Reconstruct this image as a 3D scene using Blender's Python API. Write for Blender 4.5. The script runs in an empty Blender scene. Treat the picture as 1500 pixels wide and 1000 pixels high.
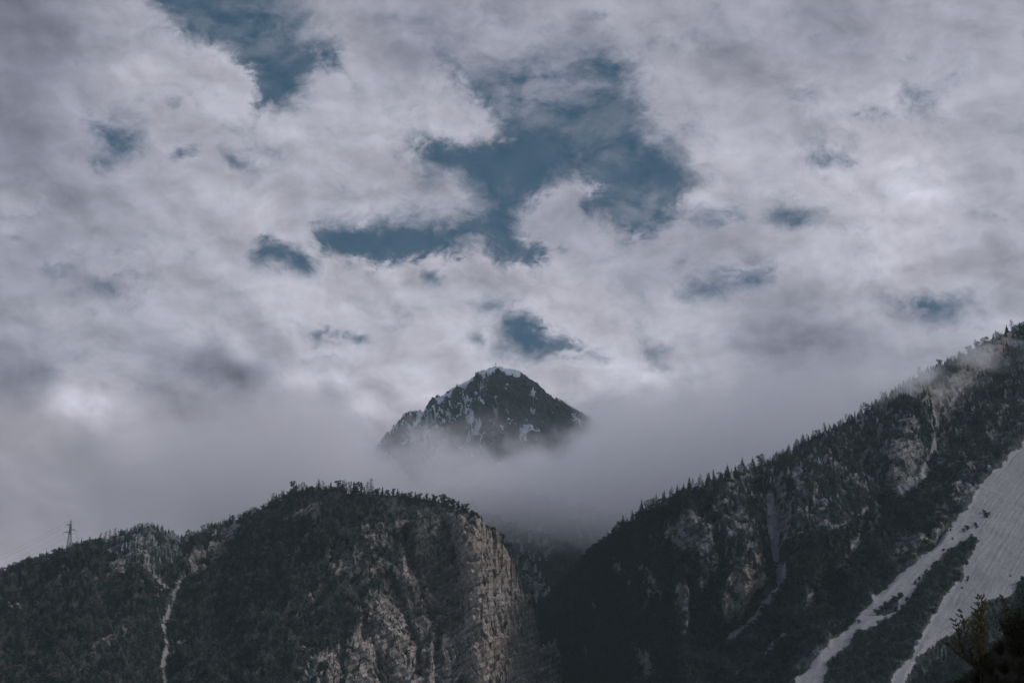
import bpy, math, random
import numpy as np

S = bpy.context.scene
COL = S.collection
R = math.radians
rng = np.random.default_rng(7)
random.seed(7)

# ------------------------------------------------------------------ camera, world, sun, exposure
PITCH = R(14.0)
F = 2178.0                      # focal length in photo pixels (1500 wide)
CAM = np.array([0.0, 0.0, 1.7])
cd = bpy.data.cameras.new('camera')
cd.sensor_width = 36.0
cd.lens = 36.0 * F / 1500.0
cd.clip_start = 0.5
cd.clip_end = 60000.0
cam = bpy.data.objects.new('camera', cd)
cam.location = CAM
cam.rotation_euler = (R(90) + PITCH, 0, 0)
COL.objects.link(cam)
S.camera = cam

SUN_DIR = np.array([0.80, -0.33, 0.58])
SUN_DIR /= np.linalg.norm(SUN_DIR)
SUN_EL = math.asin(SUN_DIR[2])
SUN_AZ = math.atan2(SUN_DIR[0], SUN_DIR[1])     # clockwise from +Y
sd = bpy.data.lights.new('sun', 'SUN')
sd.energy = 1.9
sd.angle = R(10)
sd.color = (1.0, 0.94, 0.89)
sun = bpy.data.objects.new('sun', sd)
import mathutils
sun.rotation_euler = mathutils.Vector(tuple(-SUN_DIR)).to_track_quat('-Z', 'Y').to_euler()
sun.location = (0, 0, 3000)
COL.objects.link(sun)

W = bpy.data.worlds.new("World")
S.world = W
W.use_nodes = True
nt = W.node_tree
nt.nodes.clear()
wo = nt.nodes.new('ShaderNodeOutputWorld')
bg = nt.nodes.new('ShaderNodeBackground')
bg.inputs['Strength'].default_value = 0.15
st = nt.nodes.new('ShaderNodeTexSky')
st.sky_type = 'NISHITA'
st.sun_disc = False
st.sun_elevation = SUN_EL
st.sun_rotation = SUN_AZ
hs = nt.nodes.new('ShaderNodeHueSaturation')    # most of the sky is clouded over: paler blue
hs.inputs['Saturation'].default_value = 0.78
nt.links.new(st.outputs[0], hs.inputs['Color'])
nt.links.new(hs.outputs[0], bg.inputs['Color'])
nt.links.new(bg.outputs[0], wo.inputs['Surface'])

S.view_settings.view_transform = 'Standard'
S.view_settings.look = 'None'
S.view_settings.exposure = 0.0
S.view_settings.gamma = 1.0
S.render.engine = 'CYCLES'
cy = S.cycles
cy.max_bounces = 8
cy.diffuse_bounces = 2
cy.glossy_bounces = 1
cy.transmission_bounces = 2
cy.transparent_max_bounces = 8
cy.volume_bounces = 5
cy.volume_step_rate = 1.0
cy.volume_max_steps = 256
cy.use_denoising = True

# ------------------------------------------------------------------ helpers
sP, cP = math.sin(PITCH), math.cos(PITCH)

def ray(px, py):
    a = (np.asarray(px, float) - 750) / F
    b = (500 - np.asarray(py, float)) / F
    a, b = np.broadcast_arrays(a, b)
    return np.stack([a, cP - b * sP, sP + b * cP], -1)

def at(px, py, depth):
    """world point seen at photo pixel (px, py), at the given world-Y distance"""
    d = ray(px, py)
    return CAM + d * (np.asarray(depth, float) / d[..., 1])[..., None]

def pix(p):
    """photo pixel of a world point (used to measure sizes only)"""
    q = np.asarray(p, float) - CAM
    f = q[..., 1] * cP + q[..., 2] * sP
    u = -q[..., 1] * sP + q[..., 2] * cP
    return 750 + F * q[..., 0] / f, 500 - F * u / f

_perm = rng.permutation(256)
_perm = np.concatenate([_perm, _perm, _perm])
_g = rng.normal(size=(256, 3))
_g /= np.linalg.norm(_g, axis=1)[:, None]

def perlin(x, y, z):
    xi, yi, zi = np.floor(x).astype(int), np.floor(y).astype(int), np.floor(z).astype(int)
    xf, yf, zf = x - xi, y - yi, z - zi
    xi &= 255; yi &= 255; zi &= 255
    u, v, w = (t * t * t * (t * (t * 6 - 15) + 10) for t in (xf, yf, zf))
    out = 0
    for dx in (0, 1):
        wx = u if dx else 1 - u
        for dy in (0, 1):
            wy = v if dy else 1 - v
            h1 = _perm[_perm[xi + dx] + yi + dy]
            for dz in (0, 1):
                wz = w if dz else 1 - w
                g = _g[_perm[h1 + zi + dz]]
                out = out + wx * wy * wz * (g[..., 0] * (xf - dx) + g[..., 1] * (yf - dy) + g[..., 2] * (zf - dz))
    return out * 1.5

def fbm(x, y, z, o=4, gain=0.5):
    s, a, k, n = 0, 1.0, 1.0, 0
    for i in range(o):
        s = s + a * perlin(x * k + 17.3 * i, y * k + 5.1 * i, z * k + 9.7 * i)
        n += a; a *= gain; k *= 2.03
    return s / n

def ridged(x, y, z, o=3, gain=0.5):
    s, a, k, n = 0, 1.0, 1.0, 0
    for i in range(o):
        s = s + a * (1 - np.abs(perlin(x * k + 31.3 * i, y * k + 3.1 * i, z * k + 19.7 * i)) * 1.6)
        n += a; a *= gain; k *= 2.07
    return s / n            # about 0..1, 1 on the crest

def blocks(x, y, z, sx, sz, seed, warp=1.15):
    """fractured rock: blocks with their own setback and tilt, bedded along x"""
    w1 = fbm(x / (sx * 1.7) + seed, y / (sx * 1.7), z / (sz * 1.7), 2) * warp; w2 = fbm(x / (sx * 1.7), y / (sx * 1.7) + seed, z / (sz * 1.7), 2) * warp
    b = z / sz + w2; ib = np.floor(b).astype(int)
    a = x / sx + w1 + _perm[(ib + seed) & 255] / 256.0; ia = np.floor(a).astype(int)
    h = _perm[_perm[(ia + seed * 7) & 255] + (ib & 255)]
    h1 = h / 255.0; h2 = _perm[h + 3] / 255.0; h3 = _perm[h + 9] / 255.0
    return (h1 - 0.5) + (h2 - 0.5) * (a - ia - 0.5) * 1.2 + (h3 - 0.7) * (b - ib - 0.5) * 1.0

def sstep(a, b, x):
    t = np.clip((x - a) / (b - a), 0, 1)
    return t * t * (3 - 2 * t)

def seg_dist(px, py, pts):
    """distance in pixels from a polyline"""
    d = np.full(np.shape(px), 1e9)
    for (x0, y0), (x1, y1) in zip(pts[:-1], pts[1:]):
        ex, ey = x1 - x0, y1 - y0
        t = np.clip(((px - x0) * ex + (py - y0) * ey) / (ex * ex + ey * ey + 1e-9), 0, 1)
        d = np.minimum(d, np.hypot(px - x0 - t * ex, py - y0 - t * ey))
    return d

def poly_sdf(px, py, pts):
    """signed distance to a polygon, positive inside"""
    d = seg_dist(px, py, list(pts) + [pts[0]])
    ins = np.zeros(np.shape(px), bool)
    n = len(pts)
    for i in range(n):
        x0, y0 = pts[i]; x1, y1 = pts[(i + 1) % n]
        if y0 == y1:
            continue
        c = ((y0 > py) != (y1 > py)) & (px < (x1 - x0) * (py - y0) / (y1 - y0) + x0)
        ins ^= c
    return np.where(ins, d, -d)

def interp(pts, x):
    a = np.array(pts, float)
    return np.interp(x, a[:, 0], a[:, 1])

def tag(o, label=None, cat=None, group=None, kind=None):
    if label: o['label'] = label
    if cat: o['category'] = cat
    if group: o['group'] = group
    if kind: o['kind'] = kind
    return o

def mesh_obj(name, V, faces_flat, sizes, mat=None, parent=None, smooth=False, attrs=None):
    """V (n,3); faces_flat = loop vertex indices; sizes = corners per face"""
    me = bpy.data.meshes.new(name)
    V = np.ascontiguousarray(V, np.float32)
    fl = np.ascontiguousarray(faces_flat, np.int32)
    sz = np.asarray(sizes, np.int32)
    me.vertices.add(len(V)); me.vertices.foreach_set('co', V.ravel())
    if len(sz):
        me.loops.add(len(fl)); me.loops.foreach_set('vertex_index', fl)
        me.polygons.add(len(sz))
        ls = np.concatenate([[0], np.cumsum(sz)[:-1]]).astype(np.int32)
        me.polygons.foreach_set('loop_start', ls)
        me.polygons.foreach_set('use_smooth', np.full(len(sz), smooth))
    for k, v in (attrs or {}).items():
        v = np.ascontiguousarray(v, np.float32)
        if v.ndim == 2:
            a = me.attributes.new(k, 'FLOAT_VECTOR', 'POINT'); a.data.foreach_set('vector', v.ravel())
        else:
            a = me.attributes.new(k, 'FLOAT', 'POINT'); a.data.foreach_set('value', v)
    me.update(calc_edges=True)
    me.validate()
    if mat: me.materials.append(mat)
    o = bpy.data.objects.new(name, me)
    COL.objects.link(o)
    if parent: o.parent = parent
    return o

def grid_faces(nr, nc):
    i = np.arange(nr - 1)[:, None] * nc + np.arange(nc - 1)[None, :]
    i = i.ravel()
    return np.stack([i, i + nc, i + nc + 1, i + 1], -1)

class NT:
    """small node-tree writer"""
    def __init__(s, name, world=False):
        s.m = bpy.data.materials.new(name); s.m.use_nodes = True
        s.t = s.m.node_tree; s.t.nodes.clear()
        s.out = s.t.nodes.new('ShaderNodeOutputMaterial')
    def n(s, typ, **kw):
        x = s.t.nodes.new('ShaderNode' + typ)
        for k, v in kw.items(): setattr(x, k, v)
        return x
    def l(s, a, b): s.t.links.new(a, b)
    def set(s, sock, v):
        if isinstance(v, bpy.types.NodeSocket): s.l(v, sock)
        elif isinstance(v, (tuple, list)) and len(v) == 3 and sock.type == 'RGBA': sock.default_value = (*v, 1)
        else: sock.default_value = v
    def math(s, op, a, b=0.0, c=None, clamp=False):
        x = s.n('Math', operation=op, use_clamp=clamp)
        s.set(x.inputs[0], a); s.set(x.inputs[1], b)
        if c is not None: s.set(x.inputs[2], c)
        return x.outputs[0]
    def vmath(s, op, a, b=(0, 0, 0)):
        x = s.n('VectorMath', operation=op)
        s.set(x.inputs[0], a); s.set(x.inputs[1], b)
        return x.outputs[0]
    def scale(s, a, k):
        x = s.n('VectorMath', operation='SCALE')
        s.set(x.inputs[0], a); s.set(x.inputs['Scale'], k)
        return x.outputs[0]
    def attr(s, name):
        x = s.n('Attribute', attribute_name=name)
        return x.outputs['Fac']
    def coord(s, which='Object'):
        return s.n('TexCoord').outputs[which]
    def map(s, v, scale=(1, 1, 1), loc=(0, 0, 0), rot=(0, 0, 0)):
        x = s.n('Mapping')
        s.set(x.inputs['Vector'], v)
        x.inputs['Scale'].default_value = scale; x.inputs['Location'].default_value = loc; x.inputs['Rotation'].default_value = rot
        return x.outputs[0]
    def noise(s, v, scale, detail=4, rough=0.5, dist=0.0, out=0):
        x = s.n('TexNoise')
        s.set(x.inputs['Vector'], v); s.set(x.inputs['Scale'], scale)
        x.inputs['Detail'].default_value = detail; x.inputs['Roughness'].default_value = rough
        x.inputs['Distortion'].default_value = dist
        return x.outputs[out]
    def step(s, v, a, b, lo=0.0, hi=1.0):
        x = s.n('MapRange', interpolation_type='SMOOTHSTEP')
        s.set(x.inputs['Value'], v); s.set(x.inputs['From Min'], a); s.set(x.inputs['From Max'], b)
        s.set(x.inputs['To Min'], lo); s.set(x.inputs['To Max'], hi)
        return x.outputs[0]
    def lin(s, v, a, b, lo=0.0, hi=1.0):
        x = s.n('MapRange')
        s.set(x.inputs['Value'], v); s.set(x.inputs['From Min'], a); s.set(x.inputs['From Max'], b)
        s.set(x.inputs['To Min'], lo); s.set(x.inputs['To Max'], hi)
        return x.outputs[0]
    def mix(s, f, a, b, blend='MIX'):
        x = s.n('Mix', data_type='RGBA', blend_type=blend)
        s.set(x.inputs['Factor'], f); s.set(x.inputs[6], a); s.set(x.inputs[7], b)
        return x.outputs[2]
    def mixf(s, f, a, b):
        x = s.n('Mix', data_type='FLOAT')
        s.set(x.inputs['Factor'], f); s.set(x.inputs[2], a); s.set(x.inputs[3], b)
        return x.outputs[0]
    def bsdf(s, col, rough=0.9, spec=0.2, normal=None):
        b = s.n('BsdfPrincipled')
        s.set(b.inputs['Base Color'], col); s.set(b.inputs['Roughness'], rough)
        s.set(b.inputs['Specular IOR Level'], spec)
        if normal is not None: s.l(normal, b.inputs['Normal'])
        return b.outputs[0]
    def done(s, sh): s.l(sh, s.out.inputs['Surface']); return s.m

def srgb(c):
    c = np.asarray(c, float) / 255
    return np.where(c <= 0.04045, c / 12.92, ((c + 0.055) / 1.055) ** 2.4)

# ------------------------------------------------------------------ sky: a cloudy dome, outside everything
SKY_R = 16000.0

def sky_fields(px, py):
    """broad cloud cover (-1 clear .. 1 thick), brightness and veil over the sky, in the photo's own degrees"""
    wx = fbm(px / 90, py / 90, 0 * px + 1.3, 4) ; wy = fbm(px / 90, py / 90, 0 * px + 7.7, 4)
    x, y = px + 22 * wx, py + 16 * wy
    cover = np.full(px.shape, 1.0)
    def hole(pts, soft=26):
        nonlocal cover
        cover = np.minimum(cover, -poly_sdf(x, y, pts) / soft)
    def blob(cx, cy, rx, ry, rot=0, k=1.0, soft=1.0):
        """k: how clear the middle gets"""
        nonlocal cover
        c, s_ = math.cos(R(rot)), math.sin(R(rot))
        u = ((x - cx) * c + (y - cy) * s_) / (rx * 1.35); v = (-(x - cx) * s_ + (y - cy) * c) / (ry * 1.35)
        h = np.exp(-(u * u + v * v) * 0.9)
        cover = np.minimum(cover, 1.0 - (0.64 + 0.85 * k) * h)
    hole([(120, -90), (165, -25), (215, 8), (265, 36), (300, 58), (340, 72), (368, 96), (372, 138), (388, 155), (425, 152), (445, 150), (455, 125), (485, 100), (480, 70), (462, 45), (450, 20), (420, -15), (400, -90)], 36)
    hole([(655, 85), (660, 115), (690, 140), (722, 155), (735, 185), (738, 205), (700, 208), (640, 205), (612, 215), (625, 242), (668, 252), (688, 272), (690, 308), (655, 322), (560, 325), (515, 322), (462, 332), (470, 350), (500, 370), (520, 380), (570, 384), (620, 374), (645, 364), (680, 360), (700, 364), (715, 377), (735, 393), (775, 388), (800, 372), (815, 362),
          (782, 355), (770, 315), (785, 285), (810, 268), (850, 262), (876, 276), (868, 300), (890, 322), (920, 337), (940, 337), (965, 318), (1003, 288), (1022, 265), (1005, 245), (980, 215), (950, 205), (942, 180), (935, 140), (925, 110), (905, 80), (880, 62), (820, 75), (780, 98), (740, 100), (700, 92)], 36)
    hole([(362, 376), (380, 354), (400, 348), (428, 362), (460, 396), (450, 402), (420, 390), (385, 382)], 22)
    hole([(726, 490), (740, 466), (765, 462), (795, 480), (835, 500), (885, 518), (892, 525), (840, 528), (790, 518), (738, 504)], 26)
    hole([(998, 436), (1020, 424), (1055, 410), (1112, 403), (1118, 413), (1075, 422), (1040, 434)], 24)
    for b in ((180, 208, 34, 22, 20, 0.55), (150, 236, 18, 13, 0, 0.5), (266, 228, 26, 8, -5, 0.5), (342, 232, 18, 8, 30, 0.5), (253, 148, 12, 10, 0, 0.15),
              (632, 406, 13, 15, 0, 0.7), (474, 186, 14, 14, 0, 0.3), (520, 130, 34, 10, 20, 0.0), (470, 488, 20, 15, 20, 0.6), (515, 494, 28, 7, 0, 0.25), (550, 472, 24, 10, 50, -0.2),
              (722, 450, 24, 9, 0, 0.5), (698, 494, 11, 7, 30, 0.6), (962, 520, 26, 12, 40, 0.3), (978, 542, 20, 10, 20, 0.1),
              (1060, 318, 60, 14, 0, 0.3), (1150, 318, 44, 13, 5, 0.5), (1100, 385, 16, 12, 0, 0.05), (1210, 230, 28, 22, 0, 0.4), (1188, 160, 14, 40, 0, -0.45),
              (1350, 140, 42, 22, -25, 0.35), (1282, 166, 34, 11, 0, 0.25), (1382, 455, 40, 20, 0, 0.8),
              (84, 402, 36, 14, 0, 0.1), (150, 418, 44, 13, 12, 0.0), (190, 400, 34, 10, 0, -0.2), (60, 345, 90, 40, 25, -0.55), (75, 475, 25, 25, 0, -0.6),
              (850, 120, 70, 60, 0, 0.3), (630, 240, 34, 30, 0, 0.5), (1000, 195, 24, 10, 0, -0.3), (25, 640, 20, 15, 0, -0.8)):
        blob(*b)
    # thin cloud veiling parts of the big hole
    veil = 0.62 * np.exp(-(((px - 810) / 140) ** 2 + ((py - 110) / 70) ** 2) ** 1.5) + 0.42 * np.exp(-(((px - 945) / 60) ** 2 + ((py - 300) / 26) ** 2)) \
        + 0.30 * np.exp(-(((px - 640) / 60) ** 2 + ((py - 300) / 30) ** 2)) + 0.25 * np.exp(-(((px - 420) / 60) ** 2 + ((py - 20) / 40) ** 2)) + 0.3 * np.exp(-(((px - 890) / 60) ** 2 + ((py - 215) / 40) ** 2)) \
        + 0.05 + 0.25 * np.exp(-(((px - 350) / 110) ** 2 + ((py - 40) / 60) ** 2))
    L0 = np.array([(0, 0, 118), (60, 60, 124), (150, 60, 146), (40, 200, 130), (100, 170, 146), (200, 110, 166), (170, 45, 162), (300, 160, 165), (30, 330, 155), (0, 420, 152), (130, 330, 150), (60, 360, 142), (250, 400, 162), (100, 480, 156),
        (300, 480, 167), (420, 450, 173), (600, 500, 169), (500, 540, 178), (350, 510, 170), (620, 560, 174), (700, 500, 174), (800, 440, 172), (480, 60, 160), (560, 20, 144), (620, 60, 140), (640, 140, 166), (560, 200, 165),
        (450, 250, 162), (550, 280, 160), (380, 300, 166), (750, 30, 150), (850, 20, 155), (900, 60, 155), (1000, 150, 158), (1100, 50, 148), (1200, 30, 145), (1400, 30, 155), (1480, 150, 158), (1050, 240, 166), (1150, 190, 160),
        (1250, 250, 173), (1340, 270, 180), (1450, 250, 160), (1480, 350, 160), (1200, 350, 165), (1300, 380, 175), (1000, 370, 150), (940, 385, 148), (880, 440, 170), (1000, 460, 165), (1250, 440, 165), (1450, 440, 160),
        (1180, 505, 142), (1150, 540, 138), (1240, 540, 136), (1050, 560, 166), (960, 565, 176), (900, 550, 180), (1000, 600, 158), (1100, 600, 140), (1080, 640, 132), (1200, 600, 145), (1300, 540, 148), (1350, 500, 158),
        (830, 275, 150), (830, 320, 148), (640, 385, 162), (690, 375, 165), (870, 370, 155), (560, 400, 165),
        (100, 575, 176), (150, 590, 172), (50, 555, 138), (0, 560, 138), (330, 545, 122), (300, 538, 126), (280, 570, 158), (355, 556, 120), (250, 615, 142), (200, 640, 162), (400, 600, 142), (300, 670, 145), (100, 660, 142), (0, 700, 146), (0, 800, 160), (100, 760, 152), (350, 720, 144),
        (480, 590, 155), (525, 590, 172), (550, 660, 142), (150, 720, 138), (440, 560, 172), (820, 560, 170), (880, 620, 140), (700, 650, 140), (800, 800, 120), (450, 800, 140), (750, -150, 140), (0, -150, 120), (1500, -150, 145), (-200, 300, 140), (1700, 300, 155)], float)
    q = px + 16 * wx; r_ = py + 16 * wy
    num = 0; den = 0
    for a, b, v in L0:
        w = 1.0 / (((q - a) ** 2 + (r_ - b) ** 2) / 900.0 + 0.35) ** 1.6
        num = num + w * v; den = den + w
    lum = 153 + 1.4 * (num / den - 153)
    sx, sy = px + 20 * wx, py + 14 * wy
    for pts, w, k in (([(268, 550), (285, 537), (310, 534), (335, 546), (355, 556), (368, 566)], 11, -10), ([(18, 556), (60, 550), (78, 568)], 16, -14), ([(478, 572), (492, 598)], 14, -10), ([(1080, 505), (1150, 492), (1200, 500), (1245, 522)], 24, -12), ([(1120, 545), (1230, 540)], 30, -9),
                      ([(75, 572), (110, 586), (155, 594)], 15, 10), ([(965, 545), (905, 560), (850, 576)], 20, 8), ([(180, 642), (222, 652)], 12, 7), ([(300, 568), (330, 572)], 10, 8), ([(510, 592), (540, 590)], 14, 6), ([(260, 26), (330, 80), (375, 120)], 16, 8), ([(480, 385), (560, 398), (640, 380)], 13, 9), ([(650, 378), (690, 372), (720, 392)], 10, 8), ([(1015, 290), (1060, 270)], 16, 10), ([(1330, 262), (1360, 285)], 26, 4), ([(790, 285), (830, 272), (862, 285)], 9, 10)):
        lum = lum + k * np.exp(-(seg_dist(sx, sy, pts) / w) ** 2) * (0.9 + 0.9 * fbm(px / 26, py / 20, 0 * px + 21.0, 3))
    lum += 7 * fbm(px / 80, py / 60, 0 * px + 3.3, 3)
    soft = 1.05 + 1.2 * fbm(px / 110, py / 80, 0 * px + 12.1, 3) + 0.7 * np.exp(-(((px - 800) / 150) ** 2 + ((py - 110) / 75) ** 2)) + 0.4 * np.exp(-(((px - 430) / 70) ** 2 + ((py - 30) / 50) ** 2)) + 0.5 * np.exp(-(((px - 640) / 60) ** 2 + ((py - 290) / 50) ** 2))
    for pts, w, k in (([(215, 8), (300, 60), (375, 130)], 30, -0.5), ([(465, 350), (560, 385), (640, 370), (735, 390), (800, 370)], 26, -0.55), ([(782, 355), (775, 310), (810, 268), (875, 280)], 26, -0.4), ([(880, 320), (930, 338), (1000, 290)], 24, -0.4), ([(735, 185), (700, 150)], 24, -0.3), ([(830, 500), (740, 470)], 24, -0.3)):
        soft = soft + k * np.exp(-(seg_dist(px, py, pts) / w) ** 2)
    soft = np.clip(soft, 0.42, 1.9)
    lowwarm = sstep(520, 640, py) * sstep(1300, 300, px)
    return np.clip(cover, -1, 1), srgb(lum), veil, lowwarm, soft

def build_sky():
    az = np.concatenate([np.linspace(-100, -23, 40)[:-1], np.linspace(-23, 23, 620), np.linspace(23, 100, 40)[1:]])
    el = np.concatenate([np.linspace(-4, 1.5, 12)[:-1], np.linspace(1.5, 30.5, 400), np.linspace(30.5, 72, 40)[1:]])
    A, E = np.meshgrid(R(1) * az, R(1) * el)
    d = np.stack([np.sin(A) * np.cos(E), np.cos(A) * np.cos(E), np.sin(E)], -1)
    f = np.maximum(d[..., 1] * cP + d[..., 2] * sP, 0.15)
    px = np.clip(750 + F * d[..., 0] / f, -400, 1900)
    py = np.clip(500 - F * (-d[..., 1] * sP + d[..., 2] * cP) / f, -400, 1100)
    cov, lum, veil, warm, softn = sky_fields(px, py)
    V = (d * SKY_R).reshape(-1, 3)
    fa = grid_faces(len(el), len(az))
    m = NT('sky_clouds')
    co = m.n('VectorMath', operation='NORMALIZE'); m.l(m.coord('Object'), co.inputs[0]); d0 = co.outputs[0]; co = m.map(d0, (1, 1, 1.35))
    warp = m.noise(co, 20, 4, 0.5, 0, 1)
    wv = m.scale(m.vmath('SUBTRACT', warp, (0.5, 0.5, 0.5)), 0.030)
    p = m.vmath('ADD', co, wv)
    w2 = m.scale(m.vmath('SUBTRACT', m.noise(p, 110, 3, 0.5, 0, 1), (0.5, 0.5, 0.5)), 0.010)
    pw = m.vmath('ADD', p, w2)
    n1 = m.noise(p, 30, 8, 0.56)
    n2 = m.noise(pw, 95, 9, 0.66)
    den = m.math('ADD', m.math('MULTIPLY', m.math('SUBTRACT', n1, 0.5), 2.6), m.math('MULTIPLY', m.math('SUBTRACT', n2, 0.5), 1.9))
    c = m.math('ADD', m.attr('cover'), den)
    w_ = m.attr('soft')
    al = m.step(c, m.math('MULTIPLY', w_, -0.75), m.math('MULTIPLY', w_, 0.95))
    soft = m.math('MULTIPLY', m.step(m.math('ADD', c, m.math('MULTIPLY', m.math('SUBTRACT', n1, 0.5), 1.5)), -0.75, 0.6), 0.30)
    al = m.math('MAXIMUM', al, soft)
    vn = m.step(m.noise(m.map(p, (1, 1, 1.4)), 40, 9, 0.6), 0.32, 0.72)
    ve = m.math('MULTIPLY', m.attr('veil'), vn)
    al = m.math('SUBTRACT', 1.0, m.math('MULTIPLY', m.math('SUBTRACT', 1.0, al), m.math('SUBTRACT', 1.0, ve)))
    # cloud brightness: broad map, billows that catch light from above, and fine mottling
    off = (0.005, 0.0, 0.010)
    rel = m.math('MULTIPLY', m.math('SUBTRACT', m.noise(p, 17, 4, 0.5), m.noise(m.vmath('ADD', p, off), 17, 4, 0.5)), 1.7)
    rel2 = m.math('MULTIPLY', m.math('SUBTRACT', m.noise(pw, 80, 5, 0.58), m.noise(m.vmath('ADD', pw, (0.001, 0, 0.0025)), 80, 5, 0.58)), 0.30)
    edge = m.step(c, 0.15, 1.5, 0.06, -0.02)        # thin sunlit rims are a little brighter than the deep grey middles
    sh = m.math('ADD', m.math('ADD', 0.98, edge), m.math('ADD', m.math('ADD', rel, rel2), m.math('MULTIPLY', m.math('SUBTRACT', m.noise(p, 12, 3, 0.5), 0.5), 0.22)))
    L = m.math('MULTIPLY', m.attr('lum'), sh)
    tint = m.mix(m.lin(m.attr('lum'), 0.18, 0.42), (0.955, 0.975, 1.26), (0.99, 0.974, 1.125))
    tint = m.mix(m.attr('warm'), tint, (1.035, 0.968, 1.13))
    cloud = m.mix(1.0, tint, L, 'MULTIPLY')
    z = m.n('SeparateXYZ'); m.l(d0, z.inputs[0])
    blue = m.mix(m.lin(z.outputs[2], 0.1, 0.5), (0.040, 0.083, 0.140), (0.018, 0.057, 0.102))
    colr = m.mix(al, blue, cloud)
    e = m.n('Emission'); m.l(colr, e.inputs['Color']); e.inputs['Strength'].default_value = 1.14
    mat = m.done(e.outputs[0])
    mat.cycles.emission_sampling = 'NONE'
    o = mesh_obj('sky', V, fa.ravel(), np.full(len(fa), 4), mat, smooth=True,
                 attrs=dict(cover=cov.ravel(), lum=lum.ravel(), veil=veil.ravel(), warm=warm.ravel(), soft=softn.ravel()))
    tag(o, kind='structure')
build_sky()

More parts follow.
